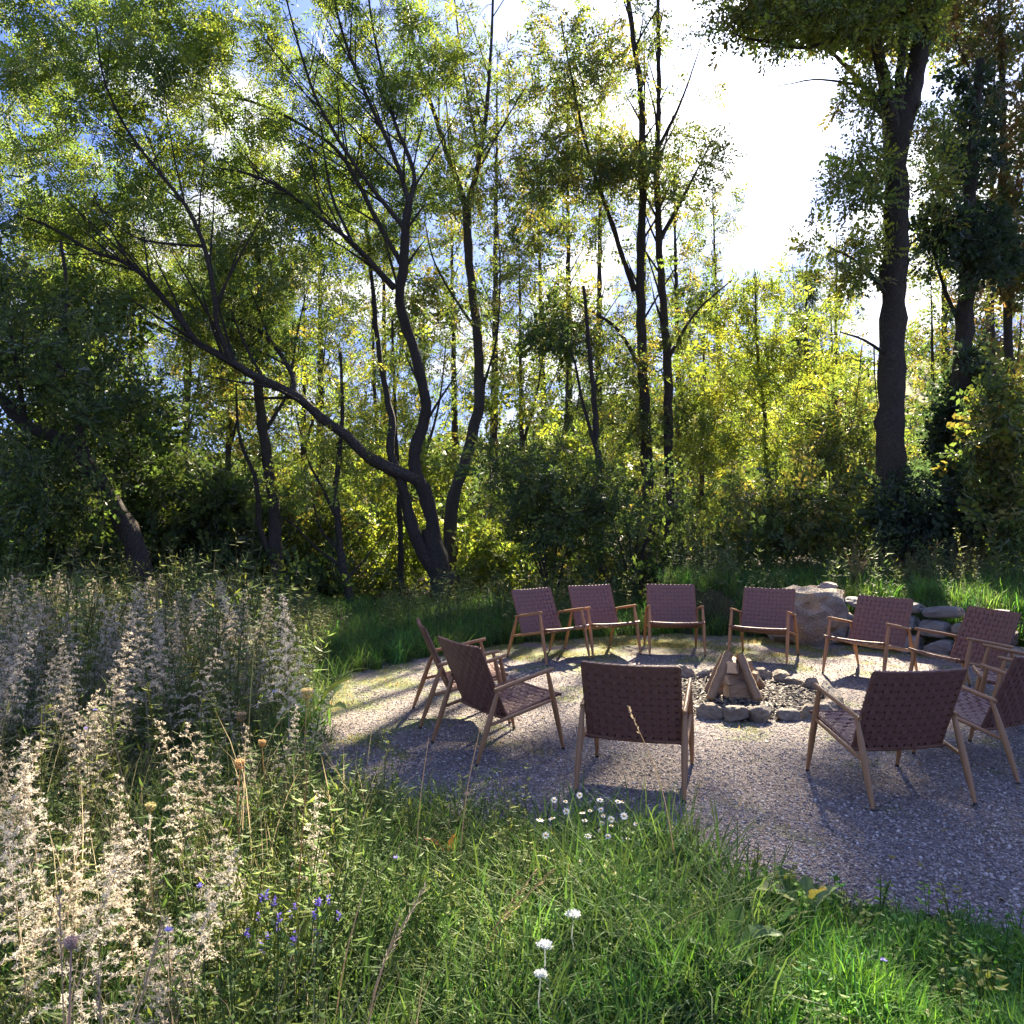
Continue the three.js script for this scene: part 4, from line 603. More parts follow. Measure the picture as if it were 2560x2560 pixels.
/* ---------- grass, weeds and flowers ---------- */
function tuft(n, spread, l0, l1, wid, lean, curl, c, dry = 0) { const g = new Geo(); for (let k = 0; k < n; k++) { const a = rr(0, 6.283), q = spread * Math.sqrt(rand()), isDry = rand() < dry, col = isDry ? shade([2.6, 1.5, 2.4], rr(0.6, 1.1)) : shade(c, rr(0.65, 1.25)); g.blade(V(Math.cos(a) * q, -0.02, Math.sin(a) * q), rr(0, 6.283), rr(0.02, lean), rr(l0, l1), wid * rr(0.7, 1.3), rr(curl * 0.3, curl), col); } return g.build(); }
const TUFT = { tall: [0, 1, 2].map(() => tuft(28, 0.1, 0.2, 0.5, 0.011, 0.55, 1.9, [1, 1, 1], 0.025)), mid: [0, 1, 2].map(() => tuft(26, 0.1, 0.14, 0.36, 0.006, 0.6, 1.7, [1, 1, 1], 0.03)), short: [0, 1].map(() => tuft(16, 0.06, 0.02, 0.06, 0.003, 0.7, 0.8, [1, 1, 1], 0.2)), dry: [0, 1].map(() => tuft(16, 0.09, 0.3, 0.75, 0.0035, 0.35, 1.0, [1, 1, 1])) };
function herb(n, h, ls, ratio) { const g = new Geo(), st = 3; for (let s = 0; s < st; s++) { const a = rr(0, 6.28), tip = V(Math.cos(a) * h * rr(0.1, 0.4), h * rr(0.7, 1.1), Math.sin(a) * h * rr(0.1, 0.4)), path = [V(0, -0.02, 0), tip.clone().multiplyScalar(0.5).add(V(0, h * 0.06, 0)), tip]; g.tube(path, [0.0028, 0.0022, 0.0012], 3, [0.9, 0.8, 0.9]);
  for (let k = 0; k < n / st; k++) { const t = rr(0.15, 1), p = t < 0.5 ? path[0].clone().lerp(path[1], t * 2) : path[1].clone().lerp(path[2], t * 2 - 1), d = rdir(); d.y = Math.abs(d.y) * 0.5 - 0.05; d.normalize(); const l = ls * rr(0.5, 1.2) * (1.15 - 0.6 * t); g.leaf(p, d, V().crossVectors(d, V(rr(-0.3, 0.3), 1, rr(-0.3, 0.3))).normalize(), l, l * ratio, l * rr(0.02, 0.12), shade([1, 1, 1], rr(0.7, 1.25))); } } return g.build(); }
const HERB = { low: [0, 1].map(() => herb(24, 0.22, 0.06, 0.5)), weed: [0, 1, 2].map((k) => herb([54, 42, 66][k], 0.62, [0.075, 0.1, 0.05][k], [0.2, 0.17, 0.3][k])), clover: [0].map(() => herb(24, 0.12, 0.032, 0.9)) };
const G_LUSH = [[0.11, 0.28, 0.028], [0.095, 0.24, 0.03], [0.16, 0.32, 0.03], [0.075, 0.2, 0.045]], G_MEADOW = [[0.09, 0.18, 0.03], [0.12, 0.19, 0.034], [0.07, 0.14, 0.03]], G_DRY = [[0.42, 0.33, 0.2], [0.36, 0.3, 0.19], [0.3, 0.27, 0.15]], G_WEED = [[0.13, 0.19, 0.03], [0.1, 0.16, 0.032], [0.2, 0.23, 0.035]];
function sow(name, label, category, geos, mat, n, place, tints, s0, s1, tilt = 0.12) {
  const lists = geos.map(() => []), q = new THREE.Quaternion(), e = new THREE.Euler(), c = new THREE.Color(); let made = 0, tries = 0;
  while (made < n && tries++ < n * 30) { const s = place(); if (!s) continue; const [x, d, k = 1] = s; made++; const w = pick(tints); c.setRGB(w[0], w[1], w[2]).multiplyScalar(rr(0.75, 1.2)); q.setFromEuler(e.set(rr(-tilt, tilt), rr(0, 6.283), rr(-tilt, tilt))); lists[Math.floor(rand() * geos.length)].push({ m: mat4(V(x, groundY(x, d), -d), q, rr(s0, s1) * k), c: c.clone() }); }
  lists.forEach((l, i) => l.length && copies(name, geos[i], mat, l, scene, label, category));
}
const inMeadow = (x, d) => !inGravel(x, d, 0.012);
const edgeX = (d) => -1.55 - 0.1 * (d - 5);
// lush grass in front and to the right
sow('tall_grass', 'lush long green grass in the foreground below the gravel', 'grass', TUFT.tall, M.grass, 2800, () => { const d = rr(1.5, 4.6), x = rr(-0.75, 0.72) * d; if (!inMeadow(x, d) || d > 4.4 - 0.1 * x) return 0; const left = sstep(0.1, -0.5, x / d * 1.6 + 0.12 * n2(x * 2, d * 2)); if (rand() < left * 0.75) return 0; return [x, d, (0.55 + 0.2 * n2(x * 1.5, d * 1.5)) * (inGravel(x, d, 0.09) ? 0.5 : 0.8) * lerp(1, 0.5, sstep(2.7, 3.7, d))]; }, G_LUSH, 0.75, 1.25, 0.3);
sow('meadow_grass', 'mixed meadow grass between the weeds on the left', 'grass', TUFT.mid, M.grass, 3600, () => { const d = rr(1.4, 13.5), x = rr(-0.72, 0.3) * d; if (!inMeadow(x, d) || x > 1.5) return 0; if (d > 4.5 && x > edgeX(d) + 0.25 && d < 9) return 0; return [x, d, 1.1]; }, G_MEADOW, 0.7, 1.3, 0.25);
sow('bank_grass', 'tall rank grass behind the chairs and on the bank behind the wall', 'grass', TUFT.tall, M.grass, 2600, () => { const d = rr(8.5, 14), x = rr(-0.3, 0.75) * d; if (inGravel(x, d, 0.0)) return 0; const b = behindWall(x, d); if (x > 3.5 && b < 0.35) return 0; return [x, d, 0.75]; }, [...G_LUSH, ...G_MEADOW, [0.12, 0.2, 0.035]], 0.6, 1.2, 0.2);
sow('rough_weeds', 'rough leafy weeds behind the back row of chairs', 'weeds', HERB.weed, M.grass, 650, () => { const d = rr(10.2, 13.8), x = rr(-0.16, 0.7) * d; if (inGravel(x, d, 0.03) || (x > 3.5 && behindWall(x, d) < 0.4)) return 0; return [x, d, 1 + 0.4 * n2(x, d)]; }, [...G_WEED, ...GREEN], 0.6, 1.3, 0.25);
sow('short_grass', 'thin short grass and moss growing through the gravel', 'grass', TUFT.short, M.grass, 6500, () => { const d = rr(4.2, 11), x = rr(-1.7, 5.5); if (!inGravel(x, d)) return 0; const e = fbm2(x * 1.1 + 9, d * 1.1, 4) + 0.55 * sstep(8.4, 10.3, d) + 0.5 * sstep(-0.7, -1.6, x); return e > 0.35 + 0.5 * rand() && Math.hypot(x - 2.03, d - 7.33) > 1.05 ? [x, d] : 0; }, [[0.2, 0.24, 0.05], [0.14, 0.2, 0.04], [0.26, 0.26, 0.08]], 0.7, 1.5);
sow('low_herbs', 'low leafy herbs among the foreground grass', 'ground cover', HERB.low, M.grass, 1500, () => { const d = rr(1.4, 9), x = rr(-0.75, 0.6) * d; return inMeadow(x, d) && (d < 4.6 || x < edgeX(d) + 0.1) ? [x, d] : 0; }, [...G_WEED, ...G_LUSH], 0.5, 1.0, 0.2);
sow('clover', 'small round-leaved ground cover low in the foreground', 'ground cover', HERB.clover, M.grass, 900, () => { const d = rr(1.5, 4.2), x = rr(-0.6, 0.7) * d; return inMeadow(x, d) ? [x, d] : 0; }, G_LUSH, 0.8, 1.5, 0.2);
sow('green_weeds', 'leafy green weed stems filling the meadow on the left', 'weeds', HERB.weed, M.grass, 1750, () => { const d = 1.5 + 10.5 * rand() ** 0.85, x = rr(-0.72, 0.05) * d; if (!inMeadow(x, d) || x > edgeX(d) + (d < 4.7 ? 1.5 : 0)) return 0; const hollow = Math.exp(-(((x + 1.55) / 0.75) ** 2) - ((d - 4.2) / 0.8) ** 2); return rand() < hollow ? 0 : [x, d, lerp(0.85, 1.5, sstep(2.5, 8, d)) * (d < 2.6 ? 0.8 : 1) * (1 + 0.4 * n2(x * 0.9, d * 0.9)) * lerp(1, 0.5, sstep(-0.36, -0.2, x / d))]; }, [...G_WEED, [0.16, 0.17, 0.06]], 0.6, 1.2, 0.2);
sow('leafy_weeds', 'leafy green weeds in the middle of the foreground', 'weeds', HERB.weed, M.grass, 420, () => { const d = rr(1.8, 4.3), x = rr(-0.42, 0.02) * d; return inMeadow(x, d) ? [x, d, lerp(0.75, 0.42, sstep(-0.3, 0, x / d)) * (1 + 0.35 * n2(x * 1.7, d * 1.7))] : 0; }, [[0.13, 0.21, 0.03], [0.1, 0.17, 0.03], [0.2, 0.25, 0.035]], 0.7, 1.3, 0.25);
sow('dry_grass', 'pale dry grass stalks standing among the weeds', 'grass', TUFT.dry, M.dry, 170, () => { const d = rr(1.5, 12), x = rr(-0.7, -0.12) * d; return inMeadow(x, d) && x < edgeX(d) + (d < 4.5 ? 1.3 : 0) ? [x, d] : 0; }, G_DRY, 0.7, 1.2, 0.35);
sow('dry_grass', 'rusty dry grass on the bank behind the wall', 'grass', TUFT.dry, M.dry, 45, () => { const d = rr(11.5, 13.5), x = rr(0.42, 0.6) * d; return behindWall(x, d) > 0.5 ? [x, d] : 0; }, [[0.28, 0.17, 0.09], [0.32, 0.22, 0.12]], 0.8, 1.4, 0.3);
// seed plumes: stems with arching side branches full of fluff
function plumeGeo(h, seed, branches, reach) {
  const r = mulberry(seed), f = (a, b) => a + (b - a) * r(), stem = new Geo(), fl = new Geo(), axis = [];
  const bx = f(-0.22, 0.22), bz = f(-0.22, 0.22); for (let k = 0; k <= 8; k++) { const t = k / 8; axis.push(V(bx * t * t * h, t * h, bz * t * t * h)); }
  stem.tube(axis, axis.map((_, k) => 0.0045 * (1.15 - k / 8)), 4, [0.5, 0.42, 0.3]); const on = (t) => { const k = Math.min(7, Math.floor(t * 8)); return axis[k].clone().lerp(axis[k + 1], t * 8 - k); };
  const puff = (p, s) => { const c = shade([0.8, 0.72, 0.57], f(0.75, 1.1)); for (let k = 0; k < 5; k++) { const z = f(-0.6, 1), q = Math.sqrt(1 - z * z), w = f(0, 6.283), d = V(Math.cos(w) * q, z, Math.sin(w) * q); fl.leaf(p, d, V(d.y, -d.z, d.x).cross(d).normalize(), s * f(0.9, 1.9), s * 0.42, s * 0.05, c); } };
  for (let k = 0; k < branches; k++) { const t = 0.45 + 0.55 * (k + 0.5) / branches, a = k * 2.4 + f(-0.4, 0.4), L = reach * (1.05 - 0.9 * Math.pow((t - 0.45) / 0.55, 1.3)) * f(0.75, 1.2), s = on(t), out = V(Math.cos(a), 0, Math.sin(a)), pts = []; for (let j = 0; j <= 4; j++) { const u = j / 4; pts.push(s.clone().addScaledVector(out, L * u).add(V(0, L * (0.95 * u - 0.95 * u * u), 0))); }
    stem.tube(pts, [0.0016, 0.0013, 0.001, 0.0008, 0.0006], 3, [0.5, 0.42, 0.3]); const m = Math.max(4, Math.round(L / 0.0088)); for (let j = 0; j < m; j++) { const u = 0.15 + 0.85 * j / m, q = Math.min(3, Math.floor(u * 4)), p = pts[q].clone().lerp(pts[q + 1], u * 4 - q); p.add(V(f(-0.009, 0.009), f(-0.003, 0.014), f(-0.009, 0.009))); puff(p, f(0.006, 0.0115)); } }
  const lv = new Geo(); for (let k = 0; k < 34; k++) { const t = f(0.06, 0.62), p = on(t), a = f(0, 6.28), d = V(Math.cos(a), f(-0.7, 0.35), Math.sin(a)).normalize(), l = f(0.05, 0.11); lv.leaf(p, d, V().crossVectors(d, UP).normalize(), l, l * 0.16, 0.004, t < 0.32 ? shade([0.3, 0.22, 0.12], f(0.6, 1.2)) : shade([0.11, 0.15, 0.05], f(0.7, 1.3))); }
  return { stem: stem.build(), plume: fl.build(), leaves: lv.build() };
}
const PL = [plumeGeo(1, 3, 34, 0.13), plumeGeo(1, 4, 26, 0.18), plumeGeo(1, 5, 40, 0.1), plumeGeo(1, 6, 20, 0.2), plumeGeo(1, 8, 30, 0.15), plumeGeo(1, 9, 56, 0.14)];
function plumePlant(px, py, d, label, variant, lean = [0, 0], group) {
  const top = at(px, py, d), base = V(top.x - lean[0], 0, top.z - lean[1]); base.y = groundY(base.x, -base.z) - 0.02; const t = thing('goldenrod_plant', base, variant * 1.7 + px * 0.1), L = top.distanceTo(base);
  const g = PL[px === 735 ? 5 : (variant + Math.floor(px)) % 5]; part('stem', g.stem, M.dry, t); part('plume', g.plume, M.dry, t).userData.kind = 'stuff'; part('leaves', g.leaves, M.grass, t).userData.kind = 'stuff';
  const q = new THREE.Quaternion().setFromUnitVectors(UP, top.sub(base).normalize()); t.quaternion.premultiply(q); t.scale.setScalar(L); tag(t, label, 'plant', group);
}
[[735, 1508, 4.6, 'tallest fluffy seed plume standing free before the trees, left of the chairs', 0, [0.03, 0]], [357, 1456, 7.2, 'slender grey plume standing high before the dark trunk at the left', 2, [-0.1, 0]], [75, 1640, 5.0, 'pale plume at the left edge in the half shade', 2, [0, 0]], [62, 1828, 3.2, 'bright white plume nearest the left edge', 0, [0, 0]], [255, 1782, 4.0, 'sunlit plume bent to the right with a pale violet flower beside it', 1, [0.16, 0]], [588, 1480, 7.6, 'greyish plume beside the grey mossy trunk', 1, [0, 0]], [200, 1545, 6.6, 'dull grey plume in the back of the left meadow', 2, [0.08, 0]], [18, 1540, 6.0, 'plume cut by the left edge of the frame', 1, [0, 0]], [150, 1890, 2.9, 'dense sunlit plume at the left, beside the brightest one', 1, [0.1, 0]], [290, 2010, 2.7, 'bright plume leaning right over the dark hollow', 1, [0.2, 0.05]], [40, 2010, 2.4, 'broad sunlit plume low at the left edge', 0, [-0.05, 0]], [510, 1985, 3.0, 'bright plume right of the dark hollow in the weeds', 1, [0.12, 0.05]], [560, 1860, 4.2, 'brownish plume leaning right behind the dry umbels', 2, [0.22, 0]], [330, 1840, 4.9, 'dark shaded plume leaning left over the hollow', 1, [-0.22, 0]], [490, 1840, 5.1, 'dark bluish plume leaning right in the hollow', 1, [0.25, 0]], [690, 1780, 4.1, 'plume close left of the tallest one, in half shade', 0, [-0.05, 0]], [790, 1720, 4.7, 'small side plume right of the tallest one', 2, [0.12, 0]], [745, 2010, 2.9, 'shaded grey plume with a long brown stem in the foreground', 1, [-0.05, 0]], [430, 2130, 2.2, 'pale plume in the sunlit foreground weeds', 0, [0.03, 0]], [180, 2180, 2.0, 'shaded mauve plume at the lower left', 1, [0.1, 0]], [640, 2080, 2.6, 'sparse pale plume above the blue flowers', 2, [0.04, 0]], [120, 1500, 8.4, 'far plume at the left before the shaded bush', 2, [0, 0]], [470, 1500, 8.6, 'far plume between the two left trunks', 0, [0, 0]]].forEach((a) => plumePlant(...a));
{ // the rest of the stand, past counting
  for (let v = 0; v < 5; v++) { const list = [], q = new THREE.Quaternion(), e = new THREE.Euler(), c = new THREE.Color(), merged = mergeGeometries([PL[v].stem, PL[v].plume, PL[v].leaves]);
    for (let i = 0; i < 52; i++) { const d = 1.8 + 8.8 * rand() ** 0.7, x = rr(-0.72, d < 3.6 ? -0.36 : -0.31) * d; if (!inMeadow(x, d) || x > edgeX(d) + (d < 4.4 ? 0.8 : -0.1)) continue; const hollow = Math.exp(-(((x + 1.55) / 0.7) ** 2) - ((d - 4.1) / 0.8) ** 2); if (rand() < hollow * 1.1) continue; const h = lerp(0.62, 0.98, sstep(1.6, 5, d)) * rr(0.6, 1.14) * (d > 8.5 ? 0.85 : 1); q.setFromEuler(e.set(rr(-0.16, 0.16), rr(0, 6.28), rr(-0.16, 0.16))); c.setRGB(1, 0.97, 0.93).multiplyScalar(rr(0.6, 1.1)); list.push({ m: mat4(V(x, groundY(x, d) - 0.02, -d), q, h), c: c.clone() }); }
    copies('seed_plumes', merged, M.dry, list, scene, 'mass of faded fluffy seed plumes filling the left meadow', 'weeds'); }
}
// dry umbels closed like bird nests
function umbel(px, py, d, r, label, open, tint) { const top = at(px, py, d), base = V(top.x + rr(-0.05, 0.09), 0, top.z); base.y = groundY(base.x, -base.z) - 0.02; const t = thing('wild_carrot', base), p = top.clone().sub(base), s = new Geo(), h = new Geo(); s.tube([V(), p.clone().multiplyScalar(0.4).add(V(0.012, 0, 0)), p.clone().multiplyScalar(0.75).add(V(-0.006, 0, 0)), p], [0.0032, 0.0028, 0.0024, 0.002], 5, shade(tint, 0.8));
  for (let k = 0; k < 26; k++) { const a = k * 2.4, q = Math.sqrt((k + 0.5) / 26), o = V(Math.cos(a) * q, 0, Math.sin(a) * q), e = open ? p.clone().addScaledVector(o, r).add(V(0, r * (0.5 - 0.15 * q * q), 0)) : p.clone().addScaledVector(o, r * 0.75).add(V(0, r * (1.5 - 0.15 * q), 0)), m = p.clone().addScaledVector(o, open ? r * 0.5 : r * 0.95).add(V(0, open ? r * 0.3 : r * 0.6, 0)); h.tube([p, m, e], [0.0012, 0.001, 0.0007], 3, tint); for (let j = 0; j < 9; j++) { const w = rdir(), l = open ? 0.007 : 0.006; h.leaf(e.clone().addScaledVector(w, open ? 0.006 : 0.003), open ? V(w.x, 0.25, w.z).normalize() : w, V().crossVectors(w, rdir()).normalize(), l, l * 0.9, 0.001, shade(tint, rr(0.8, 1.2))); } }
  part('stem', s.build(), open ? M.grass : M.dry, t); part('flower_head', h.build(), open ? M.petal : M.dry, t); tag(t, label, 'flower'); }
umbel(600, 1925, 3.3, 0.026, 'large tan dried umbel glowing in the sun, closed like a nest', false, [0.55, 0.36, 0.18]);
umbel(603, 1805, 4.2, 0.032, 'brownish dried umbel above the glowing one', false, [0.4, 0.3, 0.18]);
umbel(655, 1868, 3.8, 0.02, 'small orange-tan dried umbel right of the glowing one', false, [0.55, 0.38, 0.18]);
umbel(768, 1750, 3.7, 0.034, 'dull dried umbel in front of the tallest plume', false, [0.4, 0.33, 0.18]);
umbel(376, 2030, 2.7, 0.017, 'small yellowish dried umbel low in the dark hollow', false, [0.5, 0.43, 0.2]);
umbel(178, 2375, 1.75, 0.015, 'pinkish fluffy flower head on a long brown stem at the lower left', false, [0.6, 0.45, 0.38]);
umbel(1434, 2292, 2.75, 0.021, 'white flat umbel in the grass, topmost of the three in the foreground', true, [0.8, 0.82, 0.8]);
umbel(1362, 2368, 2.5, 0.019, 'white flat umbel in the grass below the topmost one', true, [0.8, 0.82, 0.8]);
umbel(1352, 2440, 2.35, 0.013, 'smallest white umbel, lowest in the foreground grass', true, [0.78, 0.8, 0.75]);
{ // daisies at the edge of the gravel
  function daisyHead(r0) { const g = new Geo(); for (let k = 0; k < 15; k++) { const a = k / 15 * 6.283 + rr(-0.08, 0.08), d = V(Math.cos(a), rr(-0.25, 0.2), Math.sin(a)).normalize(); g.leaf(d.clone().multiplyScalar(r0 * 0.25), d, V(-Math.sin(a), 0, Math.cos(a)), r0 * rr(0.75, 0.95), r0 * 0.3, 0.0008, [0.82, 0.82, 0.8]); } return g.build(); }
  const heads = [0.017, 0.014, 0.011].map((r) => daisyHead(r)), eye = new THREE.SphereGeometry(0.005, 8, 5, 0, 6.284, 0, 1.7), eyeM = std({ color: lin(0.5, 0.3, 0.03) });
  [[1416, 2028], [1449, 1988], [1414, 2004], [1380, 2046], [1456, 2032], [1475, 2027], [1500, 2000], [1502, 2024], [1508, 2040], [1528, 2048], [1545, 2004], [1555, 2005], [1560, 2040], [1505, 2058], [1528, 2064], [1364, 2088], [1553, 2098], [1569, 2097], [1594, 2105], [1462, 2051], [1447, 2126], [1449, 2156], [1520, 2091], [1500, 2076], [1400, 2120], [1420, 2165], [1480, 2140], [1540, 2120], [1590, 2060], [1610, 2130], [1350, 2050], [1385, 2000], [1520, 2140], [1470, 2090]].forEach(([px, py], i) => {
    const d = rr(3.35, 3.75), top = at(px, py, d), base = V(top.x + rr(-0.05, 0.05), 0, top.z + rr(-0.03, 0.06)); base.y = groundY(base.x, -base.z) - 0.01; const t = thing('daisy', base, 0), p = top.clone().sub(base), s = new Geo(); if (p.y < 0.05) p.y = 0.05; s.tube([V(), p.clone().multiplyScalar(0.5).add(V(rr(-0.02, 0.02), 0, 0)), p], [0.0016, 0.0014, 0.0012], 4, [0.08, 0.14, 0.04]); part('stem', s.build(), M.grass, t); const h = part('petals', heads[i % 3], M.petal, t); h.position.copy(p); h.rotation.set(rr(-0.1, 0.9), rr(0, 6), rr(-0.4, 0.4)); const e = part('flower_centre', eye, eyeM, h); tag(t, 'white daisy on a thin stem at the near edge of the gravel', 'flower', 'daisies at the edge of the gravel');
  });
}
{ // blue vetch in the foreground, left
  const base = at(740, 2480, 2.35); base.y = groundY(base.x, 2.35); const t = thing('vetch_plant', base), s = new Geo(), lv = new Geo();
  const fl = []; [[655, 2245], [672, 2240], [690, 2258], [645, 2290], [735, 2270], [725, 2290], [790, 2265], [800, 2250], [787, 2290], [790, 2330], [670, 2340], [690, 2320], [728, 2350], [740, 2345], [795, 2355], [845, 2285], [660, 2370], [620, 2330], [820, 2250], [700, 2290]].forEach(([px, py]) => fl.push(at(px + rr(-5, 5), py + rr(-5, 5), rr(2.15, 2.5)).sub(base)));
  for (const p of fl) { const m = p.clone().multiplyScalar(0.5).add(V(rr(-0.04, 0.04), 0.05, rr(-0.04, 0.04))); s.tube([V(rr(-0.03, 0.03), 0, 0), m, p], [0.002, 0.0015, 0.001], 3, [0.08, 0.12, 0.04]); for (let k = 0; k < 16; k++) { const f = rr(0.1, 1), o = f < 0.5 ? m.clone().multiplyScalar(f * 2) : m.clone().lerp(p, f * 2 - 1), d = rdir(); lv.leaf(o, d, V().crossVectors(d, UP).normalize(), 0.026, 0.009, 0.001, shade([0.06, 0.12, 0.045], rr(0.7, 1.3))); } }
  part('stem', s.build(), M.grass, t); part('leaves', lv.build(), M.grass, t).userData.kind = 'stuff';
  fl.forEach((p, i) => { const g = new Geo(); for (let k = 0; k < 12; k++) { const d = rdir(); d.y = d.y * 0.5 + 0.2; d.normalize(); g.leaf(V(0, rr(-0.014, 0.012), 0), d, V().crossVectors(d, UP).normalize(), rr(0.008, 0.013), 0.007, 0.002, shade([0.2, 0.14, 0.55], rr(0.7, 1.3))); } part('flower', g.build(), M.petal, t).position.copy(p); });
  tag(t, 'low plant with many blue-violet flowers in the foreground weeds', 'plant');
  [[238, 1775, 3.9], [215, 1822, 3.9], [420, 2325, 1.9], [500, 2215, 2.3], [685, 1728, 4.4], [655, 1745, 4.4], [2210, 2400, 2.6], [990, 2145, 3.0]].forEach(([px, py, d], i) => { const top = at(px, py, d), b = V(top.x + rr(-0.05, 0.05), 0, top.z); b.y = groundY(b.x, d) - 0.01; const o = thing('small_flower', b), p = top.sub(b), st = new Geo(), g = new Geo(); st.tube([V(), p.clone().multiplyScalar(0.6).add(V(0.01, 0, 0)), p], [0.0016, 0.0013, 0.001], 3, [0.09, 0.13, 0.04]); for (let k = 0; k < 12; k++) { const w = rdir(); w.y = Math.abs(w.y) * 0.6; w.normalize(); g.leaf(V(), w, V().crossVectors(w, UP).normalize(), 0.013, 0.007, 0.001, shade([0.34, 0.3, 0.68], rr(0.8, 1.2))); } part('stem', st.build(), M.grass, o); part('petals', g.build(), M.petal, o).position.copy(p);
    tag(o, 'single pale violet flower ' + ['beside the bent plume, upper of two', 'beside the bent plume, lower of two', 'in the sunlit weeds at the lower left', 'left of the blue flowers', 'left of the tallest plume, right one of two', 'left of the tallest plume, left one of two', 'in the long grass at the lower right', 'near the gravel edge, right of the plumes'][i], 'flower'); });
}
{ // broad-leaved plants
  function broadLeaf(L, W, curl, ruff, c, tip) { const g = new Geo(), n = 9; for (let k = 0; k <= n; k++) { const f = k / n, w = W * Math.pow(Math.sin(Math.PI * Math.min(1, 0.06 + f * 0.94)), 0.75) * (f > 0.98 ? 0.05 : 1) * 0.5, a = curl * f, y = L * Math.sin(a) / Math.max(curl, 0.01) * 0 , z = f * L * Math.cos(a * 0.6), h = -L * 0.5 * curl * f * f + L * 0.22 * f; for (let s = -2; s <= 2; s++) { const e = s / 2, cc = tip ? [lerp(c[0], tip[0], f * Math.abs(e)), lerp(c[1], tip[1], f * Math.abs(e)), lerp(c[2], tip[2], f * Math.abs(e))] : shade(c, 0.9 + 0.2 * rand()); g.v(e * w + 0.0, h + Math.abs(e) * w * 0.45 + ruff * n2(f * 9, e * 3 + L * 50) * Math.abs(e), z, 0, 0, cc); } } for (let k = 0; k < n; k++) for (let s = 0; s < 4; s++) { const q = k * 5 + s; g.t(q, q + 1, q + 5); g.t(q + 1, q + 6, q + 5); } return g.build(); }
  const GREENL = [0.09, 0.17, 0.04];
  function dock(label, pos, leaves) { pos.y = groundY(pos.x, -pos.z); const t = thing('dock_plant', pos); for (const [yaw, pitch, L, W, curl, c, tip, y0] of leaves) { const m = part('leaf', broadLeaf(L, W, curl, 0.012, c, tip), M.grass, t); m.rotation.set(-pitch, yaw, 0, 'YXZ'); m.position.set(Math.sin(yaw) * 0.03, y0 ?? 0.03, Math.cos(yaw) * 0.03); } tag(t, label, 'plant'); }
  dock('broad-leaved plant with one yellow-orange leaf at the gravel edge, lower right', at(2015, 2335, 3.2), [[0.5, 0.8, 0.1, 0.075, 0.5, [0.3, 0.28, 0.05], [0.25, 0.17, 0.03], 0.14], [1.3, 0.9, 0.16, 0.07, 0.5, [0.24, 0.32, 0.14], undefined, 0.08], [-1.4, 0.5, 0.22, 0.09, 0.6, [0.26, 0.3, 0.13], undefined, 0.1], [2.8, 0.8, 0.16, 0.07, 0.5, [0.2, 0.28, 0.1], undefined, 0.06], [-2.6, 0.9, 0.22, 0.09, 0.5, GREENL, undefined, 0.05], [-0.7, 0.4, 0.16, 0.07, 0.8, [0.32, 0.32, 0.08], undefined, 0.08]]);
  dock('dock plant with a big pale arching leaf in the foreground grass', at(1800, 2400, 2.75), [[1.35, 0.85, 0.24, 0.09, 0.9, [0.16, 0.24, 0.1], undefined, 0.1], [-0.9, 0.8, 0.2, 0.09, 0.6, GREENL, undefined, 0.1], [0.3, 0.7, 0.2, 0.08, 0.7, GREENL, undefined, 0.08], [2.4, 0.9, 0.22, 0.08, 0.6, GREENL, undefined, 0.08]]);
  dock('dark green dock leaves beside the yellow-leaved plant', at(1925, 2310, 3.1), [[-0.6, 0.9, 0.2, 0.1, 0.5, [0.06, 0.12, 0.04]], [0.5, 1.0, 0.2, 0.09, 0.4, [0.06, 0.13, 0.04]], [-1.9, 0.7, 0.18, 0.09, 0.6, GREENL], [2.2, 0.8, 0.2, 0.09, 0.5, GREENL]]);
  dock('plant with big glowing yellow-green leaves behind the tallest plume', at(800, 1770, 6.3), [[1.5, 0.75, 0.34, 0.15, 0.7, [0.2, 0.26, 0.04], undefined, 0.22], [1.0, 0.45, 0.3, 0.12, 0.8, [0.12, 0.19, 0.05], undefined, 0.12], [0.1, 0.4, 0.26, 0.12, 0.7, [0.2, 0.27, 0.05], undefined, 0.1], [2.6, 0.6, 0.3, 0.13, 0.6, [0.1, 0.17, 0.04], undefined, 0.15], [-0.8, 0.5, 0.24, 0.11, 0.7, [0.18, 0.25, 0.05]]]);
  dock('upright rust-brown dock leaf standing at the gravel edge, left of the daisies', at(1128, 2130, 3.6), [[0.4, 1.4, 0.12, 0.05, 0.3, [0.24, 0.13, 0.03], [0.17, 0.07, 0.02], 0.16], [-1.6, 0.6, 0.12, 0.04, 0.5, [0.3, 0.12, 0.05], undefined, 0.18], [2.4, 1.2, 0.16, 0.05, 0.4, GREENL, undefined, 0.1]]);
  dock('cluster of small round green leaves at the bottom edge of the frame', at(1430, 2600, 2.1), [[0, 0.6, 0.1, 0.08, 0.4, GREENL], [1.2, 0.6, 0.1, 0.08, 0.4, GREENL], [2.5, 0.7, 0.1, 0.08, 0.4, GREENL], [3.8, 0.7, 0.1, 0.08, 0.4, GREENL], [5, 0.6, 0.1, 0.08, 0.4, GREENL]]);
}
